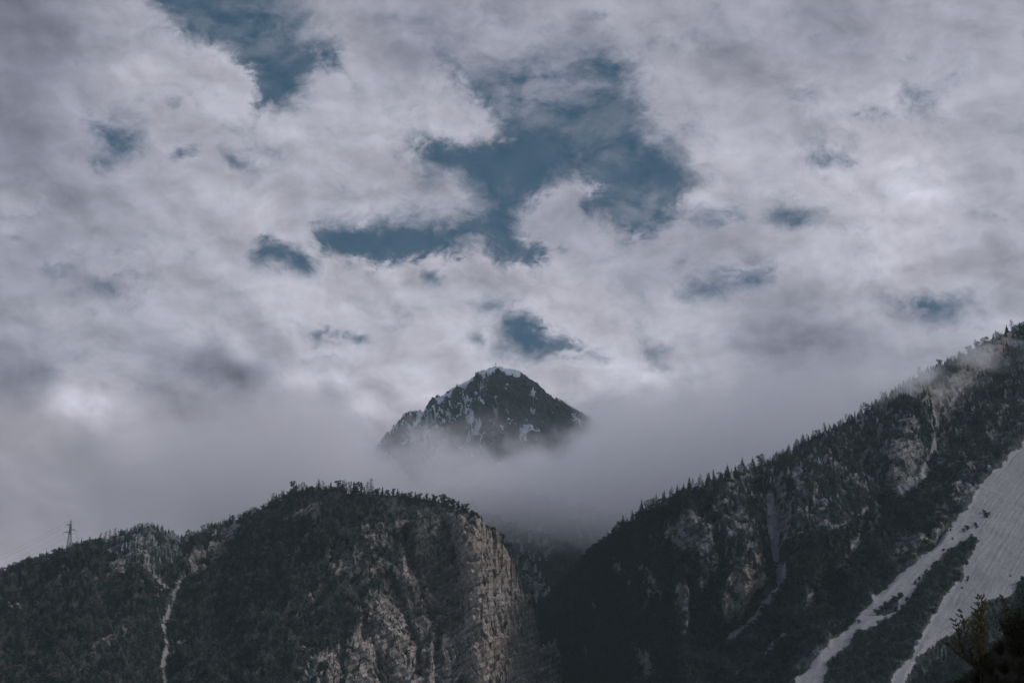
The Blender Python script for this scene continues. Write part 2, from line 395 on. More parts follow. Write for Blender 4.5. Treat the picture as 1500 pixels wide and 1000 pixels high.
# ------------------------------------------------------------------ materials of the land
def land_material(name, soil_a, soil_b, rock_lo, rock_hi, warm_c, scree_c, dip=0.45, strata=0.075, snowy=False, grain=1.0):
    m = NT(name)
    co = m.coord('Object')
    # jitter the drawn edges of rock, scree and snow with noise so that no border is clean
    j1 = m.math('SUBTRACT', m.noise(co, 0.035 / grain, 6, 0.65), 0.5)
    j2 = m.math('SUBTRACT', m.noise(m.map(co, (1, 1, 0.35)), 0.16 / grain, 5, 0.6), 0.5)
    j = m.math('ADD', m.math('MULTIPLY', j1, 1.3), m.math('MULTIPLY', j2, 0.9))
    rock = m.step(m.math('ADD', m.attr('rock'), j), 0.38, 0.62)
    scree = m.step(m.math('ADD', m.attr('scree'), m.math('MULTIPLY', j, 0.55)), 0.42, 0.58)
    warm = m.math('ADD', m.attr('warm'), m.math('MULTIPLY', j1, 1.6), clamp=True)
    soil = m.mix(m.step(m.noise(co, 0.09 / grain, 6, 0.65), 0.35, 0.68), soil_a, soil_b)
    soil = m.mix(m.math('MULTIPLY', m.attr('rime'), m.step(m.noise(co, 0.14 / grain, 6, 0.7), 0.40, 0.66)), soil, (0.20, 0.215, 0.235))
    # rock: blotches, joints, vertical water streaks, dipping beds
    wrp = m.vmath('ADD', co, m.scale(m.vmath('SUBTRACT', m.noise(co, 0.08 / grain, 4, 0.6, 0, 1), (0.5, 0.5, 0.5)), 16.0 * grain))
    def crack(sc, w):
        v = m.n('TexVoronoi', feature='DISTANCE_TO_EDGE')
        m.l(m.map(wrp, (1, 1, 1.25), (0, 0, 0), (0, dip, 0)), v.inputs['Vector']); v.inputs['Scale'].default_value = sc / grain
        return m.step(v.outputs['Distance'], 0.0, w, 1.0, 0.0)
    ck = m.math('MAXIMUM', m.math('MULTIPLY', crack(0.055, 0.055), 0.8), m.math('MULTIPLY', crack(0.17, 0.10), 0.6))
    t1 = m.noise(m.map(co, (1, 1, 0.5)), 0.06 / grain, 9, 0.66)
    rc = m.mix(m.step(t1, 0.30, 0.70), rock_lo, rock_hi)
    streak = m.noise(m.map(co, (1, 1, 0.12)), 0.22 / grain, 5, 0.6)
    rc = m.mix(m.step(streak, 0.54, 0.76, 0.0, 0.32), rc, tuple(0.42 * v for v in rock_lo))
    wv = m.n('TexWave', wave_type='BANDS', bands_direction='Z', wave_profile='SAW')
    m.l(m.map(co, (1, 1, 1), (0, 0, 0), (0, dip, 0)), wv.inputs['Vector'])
    wv.inputs['Scale'].default_value = strata / grain * 0.5; wv.inputs['Distortion'].default_value = 5.0
    wv.inputs['Detail'].default_value = 4; wv.inputs['Detail Scale'].default_value = 0.06; wv.inputs['Detail Roughness'].default_value = 0.65
    bed = wv.outputs['Fac']
    rc = m.mix(m.step(bed, 0.5, 0.95, 0.0, 0.6), rc, tuple(0.55 * v for v in rock_lo))
    rc = m.mix(m.math('MULTIPLY', ck, 0.75), rc, tuple(0.25 * v for v in rock_lo))
    wc = m.mix(m.step(m.noise(co, 0.15 / grain, 7, 0.65), 0.3, 0.7), tuple(0.55 * v for v in warm_c), warm_c)
    rc = m.mix(m.math('MULTIPLY', warm, 0.7), rc, wc)
    drk = m.math('ADD', m.attr('dark_rock'), m.math('MULTIPLY', m.math('SUBTRACT', t1, 0.5), 1.2))
    rc = m.mix(m.step(drk, 0.2, 0.8, 0.0, 0.72), rc, tuple(0.42 * v for v in rock_lo))
    spot = m.noise(co, 0.6 / grain, 4, 0.7)
    rc = m.mix(m.step(spot, 0.45, 0.7, 0.0, 0.65), rc, tuple(0.35 * v for v in rock_lo))
    col = m.mix(rock, soil, rc)
    cu = m.n('CombineXYZ'); m.l(m.attr('fan_across'), cu.inputs[0]); m.l(m.attr('fan_down'), cu.inputs[1]); cu = cu.outputs[0]
    flow = m.noise(m.map(cu, (1, 0.28, 1)), 0.34, 8, 0.78)
    f2 = m.noise(m.map(cu, (1, 0.09, 1)), 0.035, 5, 0.6)
    grit = m.noise(co, 0.30, 8, 0.80)
    sc = m.mix(m.math('MULTIPLY', m.step(flow, 0.30, 0.68), m.step(f2, 0.25, 0.65, 0.40, 1.0)), tuple(0.76 * v for v in scree_c), scree_c)
    sc = m.mix(m.step(grit, 0.50, 0.70, 0.0, 0.7), sc, tuple(0.35 * v for v in scree_c))
    sc = m.mix(m.step(m.noise(co, 0.8, 3, 0.6), 0.66, 0.74, 0.0, 0.7), sc, tuple(min(1, 1.35 * v) for v in scree_c))
    col = m.mix(scree, col, sc)
    if snowy:
        g = m.n('NewGeometry')
        nz = m.n('SeparateXYZ'); m.l(g.outputs['Normal'], nz.inputs[0])
        sn = m.math('ADD', m.attr('snow'), m.math('MULTIPLY', j, 0.75))
        sn = m.math('ADD', sn, m.math('MULTIPLY', m.math('SUBTRACT', nz.outputs[2], 0.55), 0.35))
        snow = m.step(sn, 0.50, 0.58)
        col = m.mix(snow, col, (0.62, 0.66, 0.72))
    h = m.math('ADD', m.math('MULTIPLY', m.noise(m.map(co, (1, 1, 0.6)), 0.13 / grain, 8, 0.68), 9.0 * grain), m.math('MULTIPLY', bed, 1.2 * grain))
    hs_ = m.math('ADD', m.math('MULTIPLY', flow, 1.2), m.math('MULTIPLY', grit, 2.6))
    h = m.mixf(scree, h, hs_)
    b = m.n('Bump'); m.l(h, b.inputs['Height']); b.inputs['Strength'].default_value = 0.8; b.inputs['Distance'].default_value = 1.0
    return m.done(m.bsdf(col, 0.92, 0.15, b.outputs[0]))

# ------------------------------------------------------------------ land forms
def sheet(name, x0, x1, nx, nt_, sky, bottom, dtop, dbot, shape, back=(12, 28.0, 0.62), tpow=1.0, disp=None, masks=None, mat=None, smooth_sky=None):
    """a mountain flank: crest line, slope down to the valley floor, and the far side behind the crest.
    returns the grid of points and masks for planting"""
    px = np.linspace(x0, x1, nx)
    t = np.linspace(0, 1, nt_)[:, None]
    sk = interp(sky, px)[None, :]
    bt = interp(bottom, px)[None, :] if isinstance(bottom, list) else bottom
    PY = sk + (bt - sk) * t
    PX = np.broadcast_to(px[None, :], PY.shape)
    sk0 = interp(smooth_sky or sky, px)[None, :]
    te = np.clip((PY - sk0) / (bt - sk0), 0, 1)
    Dp = interp(dtop, px)[None, :] * (1 - te ** tpow) + interp(dbot, px)[None, :] * te ** tpow
    Dp = Dp + shape(PX, PY, t)
    P = at(PX, PY, Dp)
    mk = masks(PX, PY, t, P)
    dn = disp(PX, PY, t, P, mk)
    ndir = np.array([0.0, -0.8, 0.6])
    P = P + dn[..., None] * ndir
    # far side
    nb, sty, slope = back
    B = []
    for k in range(nb, 0, -1):
        q = P[0].copy()
        q[:, 1] += k * sty; q[:, 2] -= k * sty * slope * (0.5 + 0.5 * min(1, k / 4))
        q[:, 2] += 3 * perlin(q[:, 0] / 30, q[:, 1] / 30, q[:, 1] * 0)
        B.append(q)
    allP = np.concatenate([np.array(B), P], 0)
    at_ = {}
    for k, v in mk.items():
        v = np.broadcast_to(v, PY.shape)
        at_[k] = np.concatenate([np.repeat(v[:1], nb, 0), v], 0).ravel()
    nr = allP.shape[0]
    fa = grid_faces(nr, nx)
    o = mesh_obj(name, allP.reshape(-1, 3), fa.ravel(), np.full(len(fa), 4), mat, smooth=False, attrs={k: v for k, v in at_.items() if k != 'forest'})
    return o, P, PX, PY, {k: np.broadcast_to(v, PY.shape) for k, v in mk.items()}

PLOTS = {}

# ---- the near wooded hill with the cliff
SKY_C = [(-320, 905), (-200, 880), (-80, 862), (0, 842), (40, 826), (80, 814), (130, 797), (160, 788), (200, 775), (215, 771), (235, 775), (262, 790), (280, 784), (300, 775), (340, 763), (380, 750), (400, 738), (430, 724), (460, 719), (500, 722), (550, 724), (590, 726), (640, 734),
         (668, 742), (690, 752), (705, 762), (720, 780), (735, 798), (747, 815), (757, 838), (766, 862), (776, 884), (784, 908), (790, 936), (803, 941), (814, 946), (820, 962), (823, 1000), (826, 1040), (870, 1052)]
SKY_C0 = SKY_C
_x = np.linspace(684, 816, 150)
_j = (np.round(2.2 * perlin(_x / 9, 0 * _x + 4.4, 0 * _x)) * 4.0 + 5 * perlin(_x / 4, 0 * _x + 1.4, 0 * _x)) * sstep(684, 715, _x)
SKY_C = [p for p in SKY_C if p[0] < 684] + list(zip(_x, interp(SKY_C, _x) + _j)) + [p for p in SKY_C if p[0] > 816]
def c_shape(x, y, t):
    wx_ = 11 * fbm(x / 30, y / 30, 0 * x + 2.2, 4); wy_ = 11 * fbm(x / 30, y / 30, 0 * x + 8.2, 3)
    x0_, x = x, x + wx_; y = y + wy_
    d = 95 * np.exp(-(seg_dist(x, y, [(262, 780), (272, 850), (256, 910), (244, 950), (240, 1050)]) / 34) ** 2) * sstep(0, 0.12, t)
    d += 26 * np.exp(-(seg_dist(x, y, [(590, 785), (602, 830), (618, 885), (640, 935), (642, 1040)]) / 7) ** 2)
    d += 17 * np.exp(-(seg_dist(x, y, [(652, 768), (664, 800), (674, 850), (692, 885)]) / 6) ** 2)
    d += 20 * np.exp(-(seg_dist(x, y, [(566, 850), (590, 900), (612, 960), (620, 1040)]) / 7) ** 2)
    d += 18 * np.exp(-(seg_dist(x, y, [(530, 890), (545, 950), (575, 1040)]) / 8) ** 2)
    d += 16 * np.exp(-(seg_dist(x, y, [(500, 940), (498, 1040)]) / 9) ** 2)
    d -= 18 * np.exp(-(seg_dist(x, y, [(598, 850), (622, 900), (630, 940)]) / 10) ** 2)
    d -= 34 * np.exp(-(seg_dist(x, y, [(690, 790), (700, 870), (705, 1040)]) / 26) ** 2)
    d += 22 * sstep(690, 676, x - 0.10 * (y - 900)) * sstep(1000, 900, y) * sstep(560, 600, x)
    d += 130 * sstep(700, 790, x + 0.18 * (900 - y)) ** 1.3 * sstep(730, 800, y)
    d -= 40 * np.exp(-(((x - 805) / 14) ** 2)) * sstep(930, 945, y)
    d += 40 * np.exp(-(seg_dist(x, y, [(380, 760), (330, 830), (300, 860), (270, 880)]) / 30) ** 2)
    return d
CLIFF = [(640, 756), (668, 748), (692, 746), (722, 772), (746, 803), (766, 855), (792, 935), (818, 940), (840, 1060), (415, 1060), (440, 990), (480, 965), (520, 945), (535, 900), (562, 862), (575, 820), (588, 790), (612, 770)]
def c_masks(x, y, t, P):
    X, Y, Z = P[..., 0], P[..., 1], P[..., 2]
    n = fbm(X / 60, Y / 60, Z / 60, 4)
    nv = fbm(X / 28, Y / 40, Z / 90, 4)
    cl = poly_sdf(x, y, CLIFF)
    rock = sstep(-22, 24, cl + 26 * n)
    # dark vegetated ledges in the upper left of the cliff
    rock = rock * (1 - 0.55 * sstep(640, 560, x) * sstep(900, 820, y))
    rock = np.maximum(rock, 0.64 * sstep(-0.02, 0.30, nv) * sstep(0.05, 0.2, t))
    rock = np.maximum(rock, 0.6 * sstep(0.62, 0.82, ridged(X / 90 + 0.3 * n, Y / 120, Z / 150, 4, 0.6)) * sstep(0.08, 0.25, t) * sstep(970, 880, y))
    for pts, w, k in (([(425, 770), (450, 760), (468, 752), (462, 790), (440, 820), (425, 828)], 10, 0.75), ([(480, 845), (472, 875), (460, 895)], 6, 0.6),
                      ([(15, 850), (35, 875), (55, 905)], 14, 0.7), ([(100, 850), (75, 880), (60, 905)], 9, 0.6), ([(205, 790), (220, 840), (235, 885), (240, 900)], 9, 0.55), ([(345, 785), (320, 825), (290, 850)], 22, 0.72),
                      ([(8, 895), (30, 905), (60, 900)], 8, 0.6), ([(560, 800), (600, 770), (640, 760)], 14, 0.6), ([(420, 930), (470, 905), (520, 870)], 10, 0.5), ([(650, 745), (690, 742)], 10, 0.5)):
        rock = np.maximum(rock, k * sstep(w * 1.6, w * 0.3, seg_dist(x, y, pts) + 5 * nv))
    gul = 0
    for pts, w in (([(288, 850), (270, 868), (262, 885), (256, 905), (243, 930), (247, 955), (241, 975), (241, 1045)], 3.4), ([(240, 1015), (262, 992), (280, 985), (298, 968)], 4.0), ([(345, 800), (330, 825), (300, 848), (288, 856)], 4.0), ([(225, 842), (240, 870), (256, 890)], 2.5)):
        gul = np.maximum(gul, sstep(w * 1.7, w * 0.5, seg_dist(x, y, pts) + 5.0 * nv + 3.0 * fbm(X / 9, Y / 9, Z / 9, 2)))
    gul = gul * sstep(-0.42, -0.12, fbm(X / 16, Y / 16, Z / 22, 3))
    warm = 0.0 + 0.55 * sstep(640, 690, x) * np.exp(-((y - 800) / 75) ** 2) + 0.55 * np.exp(-(((x - 745) / 55) ** 2 + ((y - 965) / 45) ** 2)) + 0.5 * np.exp(-(((x - 640) / 30) ** 2 + ((y - 890) / 60) ** 2)) + 0.3 * sstep(0.2, 0.5, n)
    forest = (1 - sstep(0.35, 0.6, rock)) * (1 - gul)
    forest = np.maximum(forest, 0.5 * sstep(0.12, 0.35, fbm(X / 22, Y / 22, Z / 14, 3)) * (1 - 0.9 * sstep(670, 700, x)))
    forest = forest * (gul < 0.03)
    dark_rock = 0.80 * sstep(690, 655, x - 0.14 * (y - 850) + 12 * nv) * sstep(935, 860, y - 0.35 * (x - 600) + 22 * n) + 0.5 * np.exp(-(((x - 640) / 26) ** 2 + ((y - 945) / 30) ** 2)) + 0.35 * np.exp(-(((x - 715) / 26) ** 2 + ((y - 830) / 26) ** 2))  # rock colour darkened over the upper left and in two lower patches
    dark_rock = dark_rock * (0.75 + 0.5 * sstep(-0.2, 0.2, fbm(X / 14, Y / 14, Z / 20, 3))) - 0.8 * np.exp(-(seg_dist(x, y, [(578, 808), (586, 800), (590, 830), (600, 868)]) / 5) ** 2) - 0.4 * np.exp(-(seg_dist(x, y, [(625, 785), (628, 800)]) / 5) ** 2)
    dark_rock = np.clip(dark_rock + 0.35 * n, 0, 1) * sstep(-40, 10, cl) + 0.35 * (cl < -20)
    rime = np.clip(np.exp(-(((x - 225) / 55) ** 2 + ((y - 805) / 45) ** 2)) + 0.6 * np.exp(-(((x - 325) / 50) ** 2 + ((y - 775) / 28) ** 2)) + 0.5 * sstep(0.1, 0.4, n) * (x < 260), 0, 1)
    forest = np.maximum(forest, 0.2 * sstep(-0.1, 0.2, nv) * (x < 560)) * (gul < 0.03)
    return dict(rock=rock, scree=gul, warm=warm, forest=forest, dark_rock=dark_rock, rime=rime, fan_across=X, fan_down=Z)
def c_disp(x, y, t, P, mk):
    X, Y, Z = P[..., 0], P[..., 1], P[..., 2]
    f = sstep(0.0, 1.0, t / (0.16 - 0.13 * sstep(650, 700, x)))
    dipz = Z * math.cos(0.45) - X * math.sin(0.45)
    wx = X + 9 * fbm(X / 30, Y / 30, Z / 30, 3); wz = Z + 9 * fbm(X / 30 + 9, Y / 30, Z / 30, 3)
    dx = X * math.cos(0.45) + Z * math.sin(0.45)
    us = wx + 0.32 * wz
    cl = ridged(us / 70 + 3, Y / 90, wz / 120, 3) * 22 + ridged(us / 26, Y / 40, wz / 44, 4, 0.6) * 13
    fa_ = fbm(us / 48, Y / 60, wz / 60, 2) * 3.2
    cl += np.abs(fa_ - np.round(fa_)) * 22
    cl += blocks(dx, Y, dipz, 44, 26, 3) * 15 + blocks(X - 0.5 * Z, Y, dipz, 19, 11, 11) * 9 + blocks(X, Y, dipz, 7.5, 4.0, 23) * 4.4
    cl += (ridged(wx / 8, Y / 9, wz / 15, 3, 0.6) - 0.5) * 4.0 + fbm(X / 3.5, Y / 3.5, Z / 3.5, 2) * 1.2
    s = dipz / 17 + 0.8 * fbm(X / 50, Y / 50, Z / 50, 3)
    cl += ((s - np.floor(s)) ** 2) * -4.0
    sl = ridged(X / 120, Y / 260, Z / 230, 4, 0.55) * 52 + fbm(X / 30, Y / 30, Z / 30, 4) * 12
    r = sstep(0.3, 0.8, mk['rock'])
    return ((1 - r) * sl + r * (cl - 8)) * f - 8 * f - 3 * mk['scree'] * f + 3 * blocks(X, Y, Z, 12, 9, 31) * sstep(660, 700, x)
mat_c = land_material('cliff_hill_ground', (0.022, 0.029, 0.030), (0.055, 0.060, 0.062), (0.155, 0.145, 0.145), (0.58, 0.52, 0.50), (0.48, 0.375, 0.315), (0.285, 0.28, 0.275))
hc = sheet('wooded_hill_with_cliff', -320, 868, 1000, 300, SKY_C, 1046.0,
           [(-320, 2350), (0, 2250), (215, 2150), (265, 2300), (330, 2500), (400, 2350), (480, 2200), (650, 2140), (700, 2100), (870, 2150)],
           [(-320, 1750), (0, 1760), (200, 1780), (260, 1850), (400, 1800), (550, 1860), (700, 1900), (800, 1950), (870, 2050)], c_shape, (14, 22.0, 0.55), 0.9, c_disp, c_masks, mat_c, SKY_C0)
tag(hc[0], kind='structure'); PLOTS['c'] = hc

# ---- the forested spur behind, rising into the cloud
SKY_B = [(520, 735), (600, 722), (700, 716), (770, 724), (850, 745), (900, 758), (1000, 780), (1100, 800)]
def b_masks(x, y, t, P):
    X, Y, Z = P[..., 0], P[..., 1], P[..., 2]
    nv = fbm(X / 40, Y / 60, Z / 110, 4)
    rock = 0.66 * sstep(0.08, 0.4, nv) * sstep(760, 800, y)
    z = 0 * x
    return dict(rock=rock, scree=z, warm=z, forest=np.maximum(1 - sstep(0.5, 0.66, rock), 0.25), rime=0.14 * sstep(-0.1, 0.3, nv), fan_across=z, fan_down=z, dark_rock=z)
def b_disp(x, y, t, P, mk):
    X, Y, Z = P[..., 0], P[..., 1], P[..., 2]
    return (ridged((X + 0.7 * Z) / 150, Y / 300, Z / 420, 4, 0.55) * 110 - 70 + fbm(X / 30, Y / 30, Z / 30, 3) * 10) * sstep(0, 0.1, t)
mat_b = land_material('far_spur_ground', (0.018, 0.023, 0.022), (0.04, 0.042, 0.042), (0.10, 0.105, 0.11), (0.22, 0.23, 0.24), (0.2, 0.18, 0.16), (0.2, 0.2, 0.2))
hb = sheet('forested_spur', 520, 1100, 300, 170, SKY_B, 1046.0, [(520, 3300), (800, 3250), (1100, 3300)], [(520, 2450), (850, 2350), (1100, 2300)], lambda x, y, t: 0 * x, (8, 40.0, 0.5), 1.0, b_disp, b_masks, mat_b)
tag(hb[0], kind='structure'); PLOTS['b'] = hb

# ---- the long slope on the other side, with gullies and the scree fan
SKY_R = 0
CREST = [(690, 985), (760, 920), (800, 880), (830, 850), (855, 822), (875, 803), (890, 792), (905, 780), (940, 755), (1000, 727), (1060, 704), (1090, 690), (1140, 671), (1200, 636), (1260, 608), (1300, 582), (1350, 548), (1400, 528), (1440, 502), (1500, 476), (1600, 425), (1760, 350)]
FAN_A = [(1150, 1046), (1165, 1000), (1210, 954), (1240, 925), (1260, 900), (1290, 870), (1320, 838), (1342, 824), (1376, 794), (1392, 769), (1415, 745), (1440, 704), (1470, 678), (1500, 648), (1600, 560), (1780, 480), (1780, 700), (1640, 760), (1545, 815), (1500, 848), (1478, 872), (1450, 880), (1420, 905), (1395, 925), (1372, 935), (1348, 960), (1332, 985), (1300, 1046)]
STRIP = [(1180, 1046), (1203, 1000), (1214, 972), (1240, 945), (1255, 924), (1283, 918), (1330, 885), (1350, 848), (1371, 822), (1398, 800), (1424, 783), (1432, 794), (1425, 813), (1406, 834), (1414, 842), (1392, 862), (1378, 885), (1352, 928), (1332, 965), (1310, 992), (1285, 1046)]
CHUTES = [([(1366, 590), (1374, 620), (1368, 660), (1355, 690), (1335, 715), (1318, 735)], 2.6, 0.9), ([(1352, 702), (1330, 712), (1318, 725)], 8, 0.7), ([(1286, 766), (1262, 796), (1243, 822), (1230, 845)], 4, 0.8),
          ([(1258, 688), (1270, 705), (1292, 735)], 3, 0.8), ([(1268, 750), (1262, 770), (1258, 785)], 3, 0.4), ([(1128, 735), (1132, 790), (1138, 830), (1146, 862), (1140, 876), (1118, 892), (1098, 908), (1072, 926)], 5, 0.35),
          ([(1188, 882), (1182, 898)], 4, 0.8), ([(1146, 935), (1122, 950), (1098, 968)], 4, 0.8), ([(1440, 540), (1405, 575), (1385, 610)], 2.2, 0.7), ([(1062, 952), (1050, 962)], 4, 0.5), ([(1090, 975), (1078, 990)], 3, 0.7)]
def r_shape(x, y, t):
    d = 55 * np.exp(-(seg_dist(x, y, [(1095, 690), (1120, 740), (1132, 800), (1146, 862), (1100, 905), (1040, 960)]) / 26) ** 2) * sstep(0, 0.1, t)
    d += 50 * np.exp(-(seg_dist(x, y, [(1470, 520), (1390, 600), (1362, 680), (1300, 745), (1235, 835), (1150, 930)]) / 30) ** 2) * sstep(0, 0.1, t)
    d += 30 * np.exp(-(seg_dist(x, y, [(1225, 640), (1265, 700), (1290, 740)]) / 18) ** 2) * sstep(0, 0.1, t)
    d -= 60 * np.exp(-(seg_dist(x, y, [(1330, 590), (1320, 680)]) / 40) ** 2) * sstep(0, 0.1, t)
    d -= 50 * np.exp(-(seg_dist(x, y, [(1180, 680), (1220, 780), (1180, 860)]) / 45) ** 2) * sstep(0, 0.1, t)
    d += 40 * sstep(6, -26, poly_sdf(x, y, FAN_A)) * sstep(700, 900, y)      # the fan stands proud of the wood beside it
    d -= 10 * sstep(-6, 14, poly_sdf(x, y, STRIP))
    return d
def r_masks(x, y, t, P):
    X, Y, Z = P[..., 0], P[..., 1], P[..., 2]
    n = fbm(X / 60, Y / 60, Z / 60, 4)
    nv = fbm(X / 30, Y / 45, Z / 90, 4)
    fan = poly_sdf(x, y, FAN_A); st_ = poly_sdf(x, y, STRIP)
    isl = poly_sdf(x, y, [(1283, 895), (1300, 880), (1318, 872), (1318, 890), (1296, 905)])
    fanm = np.minimum(fan, np.minimum(-st_, -isl + 2))
    scree = 0.5 + 0.5 * np.clip((fanm + 5.0 * nv + 7.0 * fbm(X / 14, Y / 14, Z / 20, 3)) / 5.0, -1, 1)
    warm = 0 * x + 0.12
    for pts, w, wm in CHUTES:
        k = sstep(w * 2.4, w * 0.9, seg_dist(x, y, pts) + 0.9 * w * nv + 0.25 * w)
        scree = np.maximum(scree, k * 0.95)
        warm = np.maximum(warm, wm * sstep(w * 3, w, seg_dist(x, y, pts)))
    crag = ridged(X / 75 + 0.3 * n, Y / 110, Z / 130, 4, 0.6)
    rock = 0.66 * sstep(0.60, 0.80, crag + 0.25 * nv) * sstep(0.03, 0.12, t) * sstep(900, 760, y - 0.15 * (x - 1100))
    rock = np.maximum(rock, 0.56 * sstep(0.16, 0.45, nv) * sstep(0.03, 0.12, t))
    for pts, w, k, wm in (([(1108, 838), (1085, 860), (1075, 880)], 24, 1.0, 0.8), ([(1330, 630), (1325, 690)], 30, 0.7, 0.2), ([(1440, 500), (1410, 560), (1390, 610)], 22, 0.8, 0.65), ([(1345, 575), (1385, 585)], 20, 0.8, 0.7), ([(1475, 490), (1450, 520)], 16, 0.8, 0.7),
                          ([(1480, 580), (1470, 620)], 12, 0.6, 0.5), ([(1270, 620), (1255, 660)], 14, 0.5, 0.2), ([(990, 790), (1020, 785), (1035, 815)], 26, 0.80, 0.15), ([(1000, 870), (995, 920)], 16, 0.82, 0.1), ([(1055, 735), (1082, 775)], 18, 0.76, 0.1), ([(945, 845), (962, 875)], 14, 0.7, 0.1), ([(900, 830), (915, 860)], 12, 0.62, 0.1), ([(870, 890), (885, 930)], 10, 0.62, 0.1), ([(1040, 810), (1030, 850)], 10, 0.66, 0.1),
                          ([(1140, 700), (1145, 760), (1150, 800)], 14, 0.74, 0.1), ([(940, 970), (955, 1000)], 22, 0.72, 0.25), ([(850, 960), (870, 940)], 10, 0.5, 0.4), ([(1195, 755), (1240, 780)], 16, 0.76, 0.1), ([(1165, 690), (1175, 730)], 12, 0.7, 0.1), ([(1385, 640), (1376, 670)], 10, 0.8, 0.6), ([(1395, 560), (1440, 540)], 12, 0.7, 0.7), ([(1115, 800), (1125, 850)], 7, 0.6, 0.4)):
        d_ = seg_dist(x, y, pts)
        rock = np.maximum(rock, k * sstep(w * 1.35, w * 0.4, d_ + 9 * nv))
        warm = np.maximum(warm, wm * sstep(w * 1.5, w * 0.6, d_))
    forest = (1 - sstep(0.45, 0.70, rock)) * (1 - sstep(0.03, 0.25, scree))
    up = sstep(240, 80, y - interp(CREST, x[0])[None, :] + 40 * n) * sstep(960, 1100, x)
    ax, ay = 1700.0, 420.0
    ang = np.arctan2(y - ay, ax - x); rad = np.hypot(x - ax, y - ay)
    return dict(rock=rock * (1 - sstep(-10, 4, fan)), scree=scree, warm=warm, forest=np.maximum(forest, 0.22 * sstep(-0.2, 0.25, n) * (scree < 0.1) * sstep(16, 30, np.hypot(x - 1090, y - 862))), rime=up * (fan < -12), fan_across=ang * 420 + 3 * nv, fan_down=rad, dark_rock=0 * x)
def r_disp(x, y, t, P, mk):
    X, Y, Z = P[..., 0], P[..., 1], P[..., 2]
    f = sstep(0.0, 0.12, t)
    fan = sstep(-14, 6, poly_sdf(x, y, FAN_A))
    dipz = Z * math.cos(0.3) + X * math.sin(0.3)
    cl = ridged(X / 45, Y / 80, Z / 140, 3) * 18 + ridged(X / 15, Y / 30, Z / 50, 3) * 6 + blocks(X, Y, dipz, 20, 16, 5) * 9 + blocks(X, Y, dipz, 8, 6, 9) * 4.5 + fbm(X / 5, Y / 5, Z / 5, 3) * 2 - 12
    sl = ridged(X / 110, Y / 240, Z / 240, 4, 0.55) * 62 + fbm(X / 28, Y / 28, Z / 28, 4) * 13 - 36
    r = sstep(0.3, 0.8, mk['rock'])
    fa_, fd_ = mk['fan_across'], mk['fan_down']
    sc = fbm(X / 50, Y / 50, Z / 120, 3) * 5 + ridged(fa_ / 16, fd_ / 160, 0 * X, 3, 0.6) * 0.15 + fbm(fa_ / 4, fd_ / 50, 0 * X, 2) * 0.8 + 1
    return (((1 - r) * sl + r * cl) * (1 - fan) + fan * sc) * f - 3 * np.clip(mk['scree'] - fan, 0, 1)
mat_r = land_material('gullied_slope_ground', (0.022, 0.029, 0.030), (0.055, 0.060, 0.064), (0.11, 0.118, 0.13), (0.29, 0.30, 0.32), (0.30, 0.228, 0.175), (0.255, 0.252, 0.268))
hr = sheet('gullied_mountain_slope', 690, 1740, 900, 360, CREST, 1046.0,
           [(690, 2420), (820, 2380), (890, 2180), (1000, 1930), (1090, 1950), (1200, 2080), (1350, 2250), (1500, 2450), (1740, 2600)],
           [(690, 2330), (830, 2270), (910, 1900), (1000, 1620), (1165, 1430), (1500, 1330), (1740, 1300)], r_shape, (14, 24.0, 0.55), 0.85, r_disp, r_masks, mat_r)
tag(hr[0], kind='structure'); PLOTS['r'] = hr

